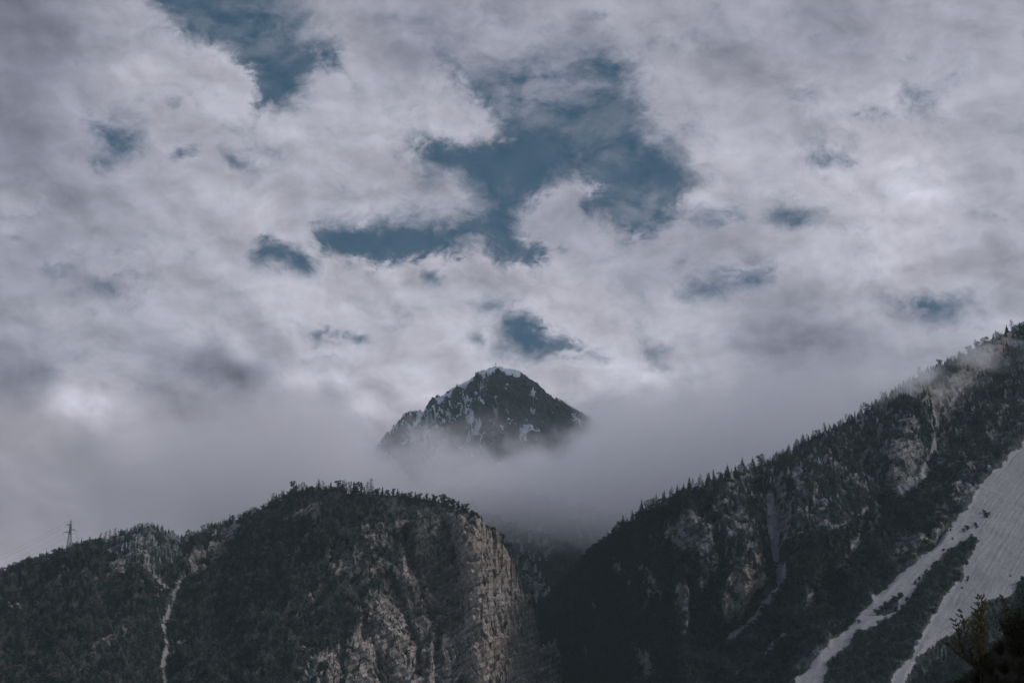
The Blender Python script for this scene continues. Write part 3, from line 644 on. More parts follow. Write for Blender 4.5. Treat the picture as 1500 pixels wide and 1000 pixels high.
# ---- the far peak
PEAK = [(120, 905), (300, 800), (420, 735), (500, 690), (545, 655), (566, 634), (578, 624), (590, 608), (600, 602), (612, 600), (620, 600), (626, 588), (634, 579), (640, 576), (646, 580), (655, 573), (672, 562), (690, 554), (705, 545), (716, 539), (726, 538), (735, 538.5), (745, 539), (760, 540), (768, 545), (778, 554), (788, 561), (800, 572), (812, 581), (825, 588), (845, 600), (865, 612), (900, 636), (980, 690), (1150, 790), (1400, 900)]
def p_masks(x, y, t, P):
    X, Y, Z = P[..., 0], P[..., 1], P[..., 2]
    n = fbm(X / 120, Y / 120, Z / 120, 4)
    snow = 0.16 + 0 * x
    q = y + 0.55 * x + 5 * n; e = x - 0.55 * y
    snow = 0.20 + 0.5 * sstep(0.68, 0.82, ridged(q / 26, e / 90, 0 * x, 3, 0.6)) * sstep(760, 690, x) + 0.28 * sstep(0.74, 0.88, ridged(q / 22 + 40, e / 50, 0 * x, 3, 0.6)) + 0.25 * sstep(600, 635, y) * sstep(740, 660, x)
    for pts, w, k in (([(716, 541), (740, 542), (760, 544)], 4, 0.6), ([(668, 568), (690, 558), (700, 556), (714, 546)], 6, 0.7), ([(695, 558), (710, 566)], 5, 0.6), ([(680, 570), (676, 590), (655, 598)], 3, 0.5), ([(620, 612), (650, 598)], 4, 0.55), ([(618, 604), (624, 598)], 4, 0.6), ([(610, 615), (640, 612), (682, 598)], 3.2, 0.5),
                      ([(604, 645), (640, 622), (664, 612)], 5, 0.55), ([(684, 610), (690, 625)], 7, 0.6), ([(680, 595), (700, 580), (712, 590)], 3, 0.4), ([(724, 588), (728, 596)], 3.5, 0.6), ([(740, 575), (749, 570)], 2.5, 0.5), ([(780, 592), (781, 602)], 4, 0.65), ([(742, 600), (744, 607)], 2.5, 0.5),
                      ([(765, 648), (772, 628), (785, 636)], 7, 0.75), ([(718, 627), (760, 629), (785, 630)], 1.6, 0.5), ([(733, 628), (739, 637)], 2.4, 0.55), ([(840, 612), (848, 622)], 5, 0.7), ([(700, 600), (710, 606)], 4, 0.5), ([(820, 585), (850, 600)], 4, 0.4), ([(640, 592), (672, 578)], 2.5, 0.35), ([(736, 556), (744, 566)], 2, 0.4)):
        snow = np.maximum(snow, k * sstep(w * 1.8, w * 0.4, seg_dist(x, y, pts) + 1.5 * n) + 0.2)
    one = 0 * x + 1
    return dict(rock=one, scree=0 * x, warm=0 * x, snow=snow, forest=0 * x, rime=0 * x, dark_rock=0 * x, fan_across=0 * x, fan_down=0 * x)
def p_disp(x, y, t, P, mk):
    X, Y, Z = P[..., 0], P[..., 1], P[..., 2]
    u = X * 0.8 + Z * 0.35
    f = 0.12 + 0.88 * sstep(0, 0.05, t)
    q = X * 0.55 + Z * 0.83
    return (ridged(u / 170, Y / 200, (Z - X * 0.4) / 330, 4, 0.58) * 150 - 85 + blocks(X, Y, q, 95, 60, 4) * 60 + blocks(X, Y, q, 36, 26, 8) * 30 + fbm(X / 20, Y / 20, Z / 20, 4) * 22) * f
mat_p = land_material('peak_rock_and_snow', (0.04, 0.045, 0.05), (0.06, 0.065, 0.07), (0.030, 0.037, 0.042), (0.080, 0.092, 0.102), (0.09, 0.09, 0.09), (0.3, 0.3, 0.3), dip=-0.5, snowy=True, grain=3.0)
_x = np.linspace(420, 1060, 640)
PEAK_J = [(120, 905), (300, 800)] + [(a, b) for a, b in zip(_x, interp(PEAK, _x) + ((3.4 + 3.5 * sstep(700, 660, _x)) * (ridged(_x / 13, 0 * _x + 3, 0 * _x, 3, 0.6) - 0.55) + 1.6 * np.round(1.5 * perlin(_x / 5, 0 * _x + 9, 0 * _x))) * (1 - 0.9 * np.exp(-((_x - 735) / 26) ** 2)))] + [(1150, 790), (1400, 900)]
hp = sheet('snowy_peak', 420, 1060, 720, 230, PEAK_J, 860.0, [(120, 6700), (740, 6500), (1400, 6800)], [(120, 5400), (740, 5000), (1400, 5300)], lambda x, y, t: -220 * np.exp(-((x - 735) / 60) ** 2) * t, (10, 60.0, 0.7), 0.9, p_disp, p_masks, mat_p)
tag(hp[0], kind='structure')

# ---- valley floor
def ground():
    m = NT('valley_meadow')
    co = m.coord('Object')
    c = m.mix(m.step(m.noise(co, 0.02, 8, 0.6), 0.35, 0.65), (0.035, 0.045, 0.022), (0.075, 0.07, 0.04))
    mat = m.done(m.bsdf(c))
    n = 60
    g = np.linspace(-7000, 7000, n)
    X, Y = np.meshgrid(g, g + 1500)
    V = np.stack([X, Y, 1.2 * perlin(X / 900, Y / 900, 0 * X) - 0.6], -1).reshape(-1, 3)
    fa = grid_faces(n, n)[:, ::-1]
    tag(mesh_obj('ground', V, fa.ravel(), np.full(len(fa), 4), mat, smooth=True), kind='structure')
ground()

# ------------------------------------------------------------------ trees
def foliage_material(name, dark, light, frost=None, frost_amt=0.0, rim=0.0):
    m = NT(name)
    oi = m.n('ObjectInfo')
    rnd = oi.outputs['Random']
    co = m.coord('Object')
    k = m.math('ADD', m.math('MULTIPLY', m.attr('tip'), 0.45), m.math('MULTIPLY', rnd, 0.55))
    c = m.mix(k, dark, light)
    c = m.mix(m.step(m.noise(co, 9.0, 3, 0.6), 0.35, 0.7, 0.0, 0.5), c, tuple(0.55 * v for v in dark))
    if frost:
        fa = m.math('MULTIPLY', m.step(m.math('ADD', m.attr('tip'), m.math('MULTIPLY', m.math('SUBTRACT', rnd, 0.5), 0.5)), 0.0, 0.75), frost_amt)
        c = m.mix(fa, c, frost)
    b = m.n('BsdfPrincipled')
    m.l(c, b.inputs['Base Color']); b.inputs['Roughness'].default_value = 0.85; b.inputs['Specular IOR Level'].default_value = 0.15
    return m.done(b.outputs[0])

def bark_material(name, a, b_):
    m = NT(name)
    co = m.coord('Object')
    c = m.mix(m.noise(m.map(co, (6, 6, 1)), 4.0, 4, 0.6), a, b_)
    return m.done(m.bsdf(c, 0.95, 0.1))

class Geo:
    def __init__(s): s.v = []; s.f = []; s.tip = []
    def tri(s, a, b, c, ta=0., tb=0., tc=1.):
        i = len(s.v); s.v += [a, b, c]; s.tip += [ta, tb, tc]; s.f.append((i, i + 1, i + 2))
    def tube(s, pts, rad, n=5, tip=0.0):
        pts = [np.asarray(p, float) for p in pts]; base = len(s.v)
        for i, p in enumerate(pts):
            d = pts[min(i + 1, len(pts) - 1)] - pts[max(i - 1, 0)]
            d = d / (np.linalg.norm(d) + 1e-9)
            a = np.cross(d, [0.31, 0.95, 0.1]); a /= np.linalg.norm(a) + 1e-9; b = np.cross(d, a)
            for k in range(n):
                an = 2 * math.pi * k / n
                s.v.append(p + rad[i] * (math.cos(an) * a + math.sin(an) * b)); s.tip.append(tip)
        for i in range(len(pts) - 1):
            for k in range(n):
                q = base + i * n
                s.f.append((q + k, q + (k + 1) % n, q + n + (k + 1) % n, q + n + k))
        s.f.append(tuple(base + (len(pts) - 1) * n + k for k in range(n)))
        s.f.append(tuple(base + n - 1 - k for k in range(n)))
    def bar(s, a, b, r, n=4): s.tube([a, b], [r, r], n)
    def obj(s, name, mat, parent=None, smooth=False):
        return mesh_obj(name, np.array(s.v), np.array([i for f in s.f for i in f]), [len(f) for f in s.f], mat, parent, smooth, dict(tip=np.array(s.tip)))

def spruce_geo(seed, w=0.17, levels=14, per=8, low=0.08, pw=0.85, droop=0.38):
    r = np.random.default_rng(seed); g = Geo()
    for i in range(levels):
        z = low + (1 - low) * (i / levels) ** 0.95
        rad0 = w * (1 - z) ** pw * 1.08 + 0.012
        n = max(4, int(per * (0.55 + 0.55 * (1 - z))))
        o = r.uniform(0, 6.28)
        for k in range(n):
            a = o + 6.283 * k / n + r.normal(0, 0.2)
            ra = rad0 * r.uniform(0.62, 1.22)
            zz = z + r.normal(0, 0.012)
            ca, sa = math.cos(a), math.sin(a)
            root = np.array([0, 0, zz + 0.10 * (1 - z) + 0.018])
            tip = np.array([ra * ca, ra * sa, zz - droop * ra * r.uniform(0.5, 1.4)])
            mid = root * 0.35 + tip * 0.65; hw = 0.36 * ra + 0.006
            dn = np.array([0, 0, -0.32 * ra - 0.008])
            lf = mid + hw * np.array([-sa, ca, 0]) + dn; rt = mid - hw * np.array([-sa, ca, 0]) + dn
            g.tri(root, lf, tip, 0, 0.5, 1); g.tri(root, tip, rt, 0, 1, 0.5)
    g.tri(np.array([-0.008, 0, 0.955]), np.array([0.008, 0.004, 0.955]), np.array([0, 0, 1.03]), .5, .5, 1)
    g.tri(np.array([0, -0.008, 0.955]), np.array([0.004, 0.008, 0.955]), np.array([0, 0, 1.03]), .5, .5, 1)
    return g

def bare_geo(seed, w=0.2):
    """leafless larch: rising limbs and a cloud of twigs one can see through"""
    r = np.random.default_rng(seed); g = Geo()
    for i in range(46):
        z = 0.22 + 0.76 * (i / 46)
        ra = w * math.sin(min(1, (1 - z) * 1.25 + 0.12) * 1.5) * r.uniform(0.6, 1.1)
        a = r.uniform(0, 6.283); d = np.array([math.cos(a), math.sin(a), 0])
        s_ = np.array([0, 0, z]); e = s_ + d * ra * 0.9 + np.array([0, 0, 0.75 * ra])
        sd_ = np.array([-d[1], d[0], 0]) * 0.006; up = np.array([0, 0, 0.006])
        g.tri(s_ - sd_, s_ + sd_, e, 0, 0, .6); g.tri(s_ - up, s_ + up, e, 0, 0, .6)
        for k in range(6):
            f = r.uniform(0.35, 1.0); q = s_ + (e - s_) * f
            v = (d * r.uniform(0.0, 0.5) + r.normal(0, 0.5, 3) + np.array([0, 0, 0.45])) * 0.075
            n_ = r.normal(0, 0.0075, 3)
            g.tri(q - n_, q + n_, q + v, .4, .4, 1)
    return g

def pine_geo(seed, w=0.26, low=0.3, clumps=11, squash=0.6):
    """round-headed pine or shrub: clumps of short needles"""
    r = np.random.default_rng(seed); g = Geo()
    for i in range(clumps):
        z = low + (0.92 - low) * (i + 0.5) / clumps
        a = r.uniform(0, 6.283); ra = w * (0.75 * math.sin(math.pi * min(1, 0.25 + 0.75 * (1 - (z - low) / (1 - low)))) + 0.1) * r.uniform(0.2, 1.0)
        c = np.array([ra * math.cos(a), ra * math.sin(a), z]); cr = w * r.uniform(0.38, 0.6)
        for k in range(46):
            d = r.normal(0, 1, 3); d /= np.linalg.norm(d); d[2] *= squash
            p = c + d * cr * r.uniform(0.35, 1.0)
            n1 = r.normal(0, 1, 3) * cr * 0.22; n2 = r.normal(0, 1, 3) * cr * 0.22
            t = 0.5 + 0.5 * d[2] / squash
            g.tri(p - n1, p + n1, p + n2 + d * cr * 0.2, t * .7, t * .7, t)
    return g

def trunk_geo(r0, top=0.9, lean=0.0, n=6):
    g = Geo(); zs = np.linspace(-0.06, top, 5)
    g.tube([(lean * z * z, 0.3 * lean * z, z) for z in zs], [r0 * (1.15 - 1.05 * (z + .06) / (top + .06)) + 0.0015 for z in zs], n)
    return g

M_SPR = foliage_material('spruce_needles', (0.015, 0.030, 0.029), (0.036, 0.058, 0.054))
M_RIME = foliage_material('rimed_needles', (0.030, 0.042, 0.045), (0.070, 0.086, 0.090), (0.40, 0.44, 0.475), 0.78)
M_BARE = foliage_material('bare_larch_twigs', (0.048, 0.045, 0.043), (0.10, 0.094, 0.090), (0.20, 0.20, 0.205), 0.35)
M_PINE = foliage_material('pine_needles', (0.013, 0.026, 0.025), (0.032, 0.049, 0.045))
M_BARK = bark_material('grey_bark', (0.035, 0.030, 0.026), (0.085, 0.075, 0.068))

KINDS = {   # name, crown builder, trunk radius, crown material
    'spruce': [('spruce_tree', lambda: spruce_geo(1), 0.014, M_SPR), ('spruce_tree', lambda: spruce_geo(2, 0.135, 15, 8, 0.12, 0.7), 0.013, M_SPR), ('spruce_tree', lambda: spruce_geo(3, 0.20, 13, 9, 0.05, 0.95), 0.016, M_SPR)],
    'rime': [('frosted_conifer', lambda: spruce_geo(4, 0.19, 13, 8, 0.06, 0.8), 0.014, M_RIME), ('frosted_conifer', lambda: spruce_geo(5, 0.15, 14, 8, 0.12, 0.7), 0.013, M_RIME), ('frosted_conifer', lambda: pine_geo(6, 0.25, 0.18, 13, 0.8), 0.016, M_RIME)],
    'bare': [('bare_larch', lambda: bare_geo(7), 0.013, M_BARE), ('bare_larch', lambda: bare_geo(8, 0.26), 0.014, M_BARE)],
    'pine': [('pine_tree', lambda: pine_geo(9, 0.27, 0.18, 13, 0.75), 0.02, M_PINE), ('pine_tree', lambda: pine_geo(10, 0.30, 0.25, 12, 0.65), 0.02, M_PINE)],
    'bush': [('mountain_bush', lambda: pine_geo(11, 0.55, 0.08, 12, 0.7), 0.03, M_PINE), ('mountain_bush', lambda: pine_geo(12, 0.45, 0.05, 10, 0.8), 0.03, M_PINE)],
}
PROTO = {}          # kind -> list of (root, crown, trunk), waiting to be placed the first time
USED = set()
for kd, vs in KINDS.items():
    PROTO[kd] = []
    for name, fn, tr, mt in vs:
        root = bpy.data.objects.new(name, None); COL.objects.link(root)
        root.empty_display_size = 0.2
        cr = fn().obj('crown', mt, root); tk = trunk_geo(tr, 0.85 if kd in ('spruce', 'rime', 'bare') else 0.6).obj('trunk', M_BARK, root, True)
        PROTO[kd].append((root, cr, tk))

def plant(kind, p, h, wid=1.0, label=None, group=None, cat='tree', v=None):
    i = int(rng.integers(len(PROTO[kind]))) if v is None else v
    root, cr, tk = PROTO[kind][i]
    if (kind, i) in USED:
        r2 = root.copy(); COL.objects.link(r2)
        for ch in (cr, tk):
            c = ch.copy(); COL.objects.link(c); c.parent = r2
        root = r2
    USED.add((kind, i))
    wid *= {'bare': 0.72, 'pine': 0.78, 'spruce': 0.92}.get(kind, 1.0)
    root.location = p; root.scale = (h * wid, h * wid, h); root.rotation_euler = (rng.normal(0, 0.03), rng.normal(0, 0.03), rng.uniform(0, 6.28))
    tag(root, label, cat, group)
    return root

# --- trees one can tell apart: along the crests, and alone on the scree
def crest_points(key, x0, x1, n, rows=(0, 3), jit=0.5):
    o, P, PX, PY, mk = PLOTS[key]
    xs = np.linspace(x0, x1, n) + rng.uniform(-jit, jit, n) * (x1 - x0) / n
    for x in xs:
        c = int(np.clip(np.searchsorted(PX[0], x), 1, PX.shape[1] - 2)); r_ = int(rng.integers(rows[0], rows[1] + 1))
        yield x, P[r_, c] + np.array([0, 0, -0.4])

def crest(key, x0, x1, n, kinds, h, label, group, cat='tree', rows=(0, 5), wid=(1.2, 1.75)):
    for x, p in crest_points(key, x0, x1, n, rows):
        kd = kinds[int(rng.integers(len(kinds)))]
        hh = h * rng.uniform(0.6, 1.2)
        plant(kd, p, hh, rng.uniform(*wid), label[kd], group[kd], cat)

L_left = dict(spruce='small dark conifer in the ragged row along the low left crest by the pylon', bare='brownish bare larch in the row along the low left crest by the pylon', rime='grey frosted conifer on the rounded knoll right of the pylon')
G_left = dict(spruce='dark conifers along the crest by the pylon', bare='bare larches along the crest by the pylon', rime='frosted conifers on the knoll by the pylon')
crest('c', -4, 180, 40, ('spruce', 'spruce', 'bare'), 13, L_left, G_left)
crest('c', 180, 262, 18, ('rime', 'spruce', 'rime'), 10.5, L_left, G_left, wid=(1.5, 2.1))
L_sad = dict(spruce='dark conifer on the rising crest between the gully head and the hilltop', rime='pale misty conifer on the rising crest between the gully head and the hilltop')
G_sad = dict(spruce='dark conifers on the rising crest', rime='pale conifers on the rising crest')
crest('c', 266, 398, 28, ('spruce', 'rime'), 13, L_sad, G_sad)
L_top = dict(spruce='tall dark spruce on the top of the wooded hill above the cliff', bare='bare grey larch on the top of the wooded hill above the cliff', pine='dark round-headed pine on the flat top of the wooded hill above the cliff')
G_top = dict(spruce='spruces on the hilltop above the cliff', bare='bare larches on the hilltop above the cliff', pine='round pines along the flat hilltop')
crest('c', 398, 545, 42, ('spruce', 'bare', 'spruce', 'bare', 'pine'), 20, L_top, G_top)
crest('c', 545, 690, 34, ('pine', 'pine', 'pine', 'spruce'), 13, L_top, G_top)
L_edge = dict(pine='small dark pine clinging to the upper rim of the cliff', bush='low dark bush on the upper rim of the cliff')
G_edge = dict(pine='pines on the cliff rim', bush='bushes on the cliff rim')
crest('c', 690, 752, 12, ('pine', 'bush'), 7, L_edge, G_edge)
L_r1 = dict(spruce='slender dark conifer on the lower crest of the gullied slope beside the cloud', rime='grey-green frosted conifer on the lower crest of the gullied slope beside the cloud')
G_r1 = dict(spruce='dark conifers on the lower crest of the gullied slope', rime='frosted conifers on the lower crest of the gullied slope')
crest('r', 884, 1090, 46, ('spruce', 'rime', 'spruce'), 21, L_r1, G_r1)
L_r2 = dict(rime='rime-covered conifer on the high crest of the gullied slope against the sky', bare='rime-covered leafless tree on the high crest of the gullied slope against the sky', spruce='dark conifer on the high crest of the gullied slope against the sky')
G_r2 = dict(rime='rimed conifers on the high crest', bare='rimed leafless trees on the high crest', spruce='dark conifers on the high crest')
crest('r', 1090, 1500, 62, ('rime', 'rime', 'bare', 'spruce'), 15, L_r2, G_r2, wid=(1.4, 2.1))
def on_sheet(key, x, y):
    o, P, PX, PY, mk = PLOTS[key]
    c = int(np.argmin(np.abs(PX[0] - x))); r_ = int(np.argmin(np.abs(PY[:, c] - y)))
    return P[r_, c].copy()
for x, y, h in ((1442, 752, 5), (1446, 758, 7), (1429, 770, 4.5), (1430, 774, 3.5), (1417, 777, 6), (1412, 780, 5), (1385, 770, 4), (1392, 780, 3.5), (1395, 792, 3), (1381, 808, 3), (1388, 810, 3.5), (1424, 795, 4), (1415, 828, 6), (1412, 822, 4), (1405, 848, 7), (1399, 850, 6), (1419, 845, 3), (1418, 850, 3.5), (1410, 862, 2.5),
                (1318, 876, 6), (1311, 882, 7), (1299, 890, 8), (1292, 897, 8), (1286, 902, 7), (1305, 886, 6), (1313, 895, 5), (1322, 893, 6), (1330, 884, 7), (1357, 843, 6), (1340, 856, 4), (1346, 850, 4.5), (1258, 915, 4), (1480, 846, 2.5)):
    p = on_sheet('r', x, y); p[2] -= 0.2
    plant('bush', p, h, rng.uniform(0.9, 1.3), 'dark bush growing by itself on the pale scree', 'single bushes on the pale scree', 'bush')

# --- the woods: past counting, each one object of many trees
def forest_nodes(name, sources):
    g = bpy.data.node_groups.new(name, 'GeometryNodeTree')
    g.interface.new_socket('Geometry', in_out='INPUT', socket_type='NodeSocketGeometry')
    g.interface.new_socket('Geometry', in_out='OUTPUT', socket_type='NodeSocketGeometry')
    N = g.nodes.new
    gi = N('NodeGroupInput'); go = N('NodeGroupOutput')
    jn = N('GeometryNodeJoinGeometry')
    for (root, cr, tk) in sources:
        jj = N('GeometryNodeJoinGeometry')
        for q in (cr, tk):
            oi = N('GeometryNodeObjectInfo'); oi.transform_space = 'ORIGINAL'; oi.inputs['Object'].default_value = q
            g.links.new(oi.outputs['Geometry'], jj.inputs[0])
        gi2 = N('GeometryNodeGeometryToInstance')
        g.links.new(jj.outputs[0], gi2.inputs[0])
        g.links.new(gi2.outputs[0], jn.inputs[0])
    ip = N('GeometryNodeInstanceOnPoints')
    ip.inputs['Pick Instance'].default_value = True
    g.links.new(gi.outputs[0], ip.inputs['Points']); g.links.new(jn.outputs[0], ip.inputs['Instance'])
    def na(n, typ):
        a = N('GeometryNodeInputNamedAttribute'); a.data_type = typ; a.inputs['Name'].default_value = n
        return a.outputs['Attribute']
    idx = N('FunctionNodeFloatToInt'); g.links.new(na('pick', 'FLOAT'), idx.inputs[0]); g.links.new(idx.outputs[0], ip.inputs['Instance Index'])
    er = N('FunctionNodeEulerToRotation'); g.links.new(na('rot', 'FLOAT_VECTOR'), er.inputs[0]); g.links.new(er.outputs[0], ip.inputs['Rotation'])
    g.links.new(na('size', 'FLOAT_VECTOR'), ip.inputs['Scale'])
    g.links.new(ip.outputs[0], go.inputs[0])
    return g

def scatter(key, n, dens):
    o, P, PX, PY, mk = PLOTS[key]
    e1 = P[1:, :-1] - P[:-1, :-1]; e2 = P[:-1, 1:] - P[:-1, :-1]
    ar = np.linalg.norm(np.cross(e1, e2), axis=-1)
    d = dens(PX, PY, mk, P)[:-1, :-1] * ar
    d = d * ((PX[:-1, :-1] > -120) & (PX[:-1, :-1] < 1620))
    d = d.ravel() / d.sum()
    k = rng.choice(len(d), n, p=d)
    r_, c = np.divmod(k, P.shape[1] - 1)
    a, b = rng.random(n)[:, None], rng.random(n)[:, None]
    pts = P[r_, c] + e1[r_, c] * a + e2[r_, c] * b
    return pts, PX[r_, c], PY[r_, c]

def wood(name, label, pts, kinds, weights, h, wid=(1.2, 1.75)):
    src = [q for kd in kinds for q in PROTO[kd]]
    wts = np.array([w / len(PROTO[kd]) for kd, w in zip(kinds, weights) for q in PROTO[kd]]); wts /= wts.sum()
    n = len(pts)
    hh = h * rng.uniform(0.5, 1.2, n) if np.isscalar(h) else h * rng.uniform(0.55, 1.2, n)
    ww = hh * rng.uniform(*wid, n)
    pick = rng.choice(len(src), n, p=wts).astype(np.float32)
    rot = np.stack([rng.normal(0, .04, n), rng.normal(0, .04, n), rng.uniform(0, 6.28, n)], -1)
    q = pts.copy(); q[:, 2] -= 0.4
    o = mesh_obj(name, q, np.zeros(0, int), np.zeros(0, int), attrs=dict(pick=pick, rot=rot, size=np.stack([ww, ww, hh], -1)))
    md = o.modifiers.new('trees', 'NODES'); md.node_group = forest_nodes(name, src)
    tag(o, label, 'woods', None, 'stuff')
    return o

def clump(P, s, a, b):
    return 0.25 + 0.75 * sstep(a, b, fbm(P[..., 0] / s, P[..., 1] / s, P[..., 2] / s, 3))
# hill with the cliff
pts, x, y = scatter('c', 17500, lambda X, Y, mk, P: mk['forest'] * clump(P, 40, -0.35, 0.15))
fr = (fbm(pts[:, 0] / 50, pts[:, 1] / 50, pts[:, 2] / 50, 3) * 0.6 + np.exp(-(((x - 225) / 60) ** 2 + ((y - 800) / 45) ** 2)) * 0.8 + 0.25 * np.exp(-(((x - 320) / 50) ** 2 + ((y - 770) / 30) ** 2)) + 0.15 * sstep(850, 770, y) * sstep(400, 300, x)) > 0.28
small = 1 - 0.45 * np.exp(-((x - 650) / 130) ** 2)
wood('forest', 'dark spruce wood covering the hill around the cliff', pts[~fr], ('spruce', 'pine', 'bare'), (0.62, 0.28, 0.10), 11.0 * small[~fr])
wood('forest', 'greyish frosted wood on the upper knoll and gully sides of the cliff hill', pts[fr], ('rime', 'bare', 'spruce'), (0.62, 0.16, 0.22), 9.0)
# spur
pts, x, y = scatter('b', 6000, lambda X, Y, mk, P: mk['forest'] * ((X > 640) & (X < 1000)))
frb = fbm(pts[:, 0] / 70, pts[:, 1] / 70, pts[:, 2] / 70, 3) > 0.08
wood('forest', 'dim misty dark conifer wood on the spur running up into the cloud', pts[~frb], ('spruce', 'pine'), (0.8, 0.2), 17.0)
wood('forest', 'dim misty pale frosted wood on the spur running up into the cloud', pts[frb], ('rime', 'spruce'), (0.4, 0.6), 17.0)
# gullied slope
def r_dens(X, Y, mk, P):
    st_ = poly_sdf(X, Y, STRIP)
    return mk['forest'] * (1 - 0.45 * mk['rime']) * np.where(st_ > -4, 1.5, clump(P, 45, -0.35, 0.15)) * sstep(0.3, 0.9, P[..., 2] * 0 + 1)
pts, x, y = scatter('r', 31000, r_dens)
line = interp(CREST, x)
fr = (sstep(240, 70, y - line) * sstep(960, 1120, x) * 0.75 + 0.30 * fbm(pts[:, 0] / 45, pts[:, 1] / 45, pts[:, 2] / 45, 3) + 0.2 * (rng.random(len(x)) - 0.5)) > 0.36
low = (poly_sdf(x, y, STRIP) > -4) | (poly_sdf(x, y, FAN_A) > -30) | ((x > 1290) & (y > 900))
a_ = low; b_ = fr & ~low; c_ = ~fr & ~low
wood('forest', 'dark low scrub and bushes on the strip through the scree', pts[a_], ('bush', 'pine', 'spruce'), (0.45, 0.4, 0.15), 5.5, (0.9, 1.4))
wood('forest', 'grey frosted wood on the upper part of the gullied slope', pts[b_], ('rime', 'bare', 'spruce'), (0.90, 0.06, 0.04), 10.5, (1.3, 1.9))
wood('forest', 'dark conifer wood on the lower part of the gullied slope', pts[c_], ('spruce', 'pine'), (0.72, 0.28), 12.5)

# ------------------------------------------------------------------ pylon with its cables, summit cross
def metal(name, c):
    m = NT(name)
    co = m.coord('Object')
    col = m.mix(m.noise(co, 0.7, 4, 0.6), tuple(0.7 * v for v in c), c)
    b = m.n('BsdfPrincipled'); m.l(col, b.inputs['Base Color']); b.inputs['Metallic'].default_value = 0.5; b.inputs['Roughness'].default_value = 0.6
    return m.done(b.outputs[0])
M_STEEL = metal('weathered_steel', (0.075, 0.085, 0.09))
M_GLASS = metal('brown_insulator', (0.05, 0.04, 0.035))

def pylon():
    foot = on_sheet('c', 101, 815); foot[2] -= 1.0
    top = at(101.5, 761, foot[1])[2] - foot[2]
    root = bpy.data.objects.new('power_pylon', None); COL.objects.link(root)
    root.location = foot
    tag(root, 'steel lattice power pylon standing above the trees on the low crest', 'pylon')
    def half(z):                       # half width of the body at a height
        return np.interp(z, [0, top * .55, top * .62, top * .86, top], [4.6, 1.75, 1.5, 1.05, 0.12])
    def corner(z, k): h = half(z); return np.array([(h, h), (-h, h), (-h, -h), (h, -h)][k % 4] + (z,)) if False else np.array([(h, -h, -h, h)[k % 4], (h, h, -h, -h)[k % 4], z])
    def lattice(z0, z1, n, r):
        g = Geo(); zs = np.linspace(z0, z1, n + 1)
        for a, b in zip(zs[:-1], zs[1:]):
            for k in range(4):
                g.bar(corner(a, k), corner(a, k + 1), r * .7)
                g.bar(corner(a, k), corner(b, k + 1), r * .7); g.bar(corner(a, k + 1), corner(b, k), r * .7)
                if z0 > 0: g.bar(corner(a, k), corner(b, k), r * 1.3)
        return g
    for k in range(4):
        g = Geo(); g.bar(corner(-1.5, k), corner(top * .6, k), 0.34); g.obj('leg', M_STEEL, root)
    lattice(0.0, top * .6, 6, 0.17).obj('bracing', M_STEEL, root)
    lattice(top * .6, top * .88, 7, 0.27).obj('mast', M_STEEL, root)
    g = Geo(); zt = top * .88
    for k in range(4): g.bar(corner(zt, k), np.array([0, 0, top]), 0.24)
    for f in (0.3, 0.6): 
        for k in range(4): g.bar(corner(zt + f * (top - zt), k), corner(zt + f * (top - zt), k + 1), 0.16)
    g.obj('peak', M_STEEL, root)
    tips = []
    for z, sgn, ln in ((top * .855, -1, 6.6), (top * .73, 1, 8.6), (top * .645, -1, 9.4)):
        g = Geo(); h = half(z); tip = np.array([sgn * ln, 0, z + (0.3 if sgn < 0 else -1.5)])
        for yy in (-h, h):
            g.bar(np.array([sgn * h, yy, z]), tip, 0.26); g.bar(np.array([sgn * h, yy, z + 1.5]), tip, 0.22)
            for f in (0.3, 0.6): g.bar(np.array([sgn * h, yy, z]) * (1 - f) + tip * f, np.array([sgn * h, yy, z + 1.5]) * (1 - f * .8) + tip * f * .8, 0.14)
        arm = g.obj('crossarm', M_STEEL, root)
        g = Geo(); e = tip + np.array([0, 0, -2.4])
        for i in range(7):
            a = tip + (e - tip) * i / 7; b = tip + (e - tip) * (i + .6) / 7
            g.tube([a, b], [0.26, 0.16], 8)
        g.bar(tip, e, 0.06); g.obj('insulator', M_GLASS, arm)
        tips.append(foot + e)
    tips.append(foot + np.array([0, 0, top - .2]))
    M_CABLE = metal('cable_grey', (0.11, 0.115, 0.125))
    for i, t in enumerate(tips):
        g = Geo(); pts = []
        for end in (t + np.array([-330, 120, -118]), t + np.array([300, -760, -250])):
            seg = []
            for f in np.linspace(0, 1, 26):
                q = t * (1 - f) + end * f; q[2] -= 34 * f * (1 - f); seg.append(q)
            pts = (seg[::-1] if end[0] < t[0] else pts[:-1] + seg) if not pts else pts[:-1] + seg
        g.tube(pts, [0.085] * len(pts), 6)
        o = g.obj('power_cable', M_CABLE)
        tag(o, ('thin cable hung from the pylon crossarms and running down across the slope', 'thin earth wire strung from the very top of the pylon')[i == 3], 'cable', 'cables strung from the pylon')
pylon()

def cross():
    base = on_sheet_peak(726.5)
    root = bpy.data.objects.new('summit_cross', None); COL.objects.link(root); root.location = base + np.array([0, 0, -2.0])
    tag(root, 'tiny cross standing on the summit of the snowy peak', 'cross')
    mt = bark_material('cross_timber', (0.05, 0.045, 0.04), (0.1, 0.09, 0.08))
    g = Geo(); g.bar(np.array([0, 0, 0]), np.array([0, 0, 19.0]), 0.85); g.obj('post', mt, root)
    g = Geo(); g.bar(np.array([-3.6, 0, 14.2]), np.array([3.6, 0, 14.2]), 0.7); g.obj('crossbar', mt, root)
def on_sheet_peak(x):
    o, P, PX, PY, mk = hp
    return P[0, int(np.argmin(np.abs(PX[0] - x)))].copy()
cross()

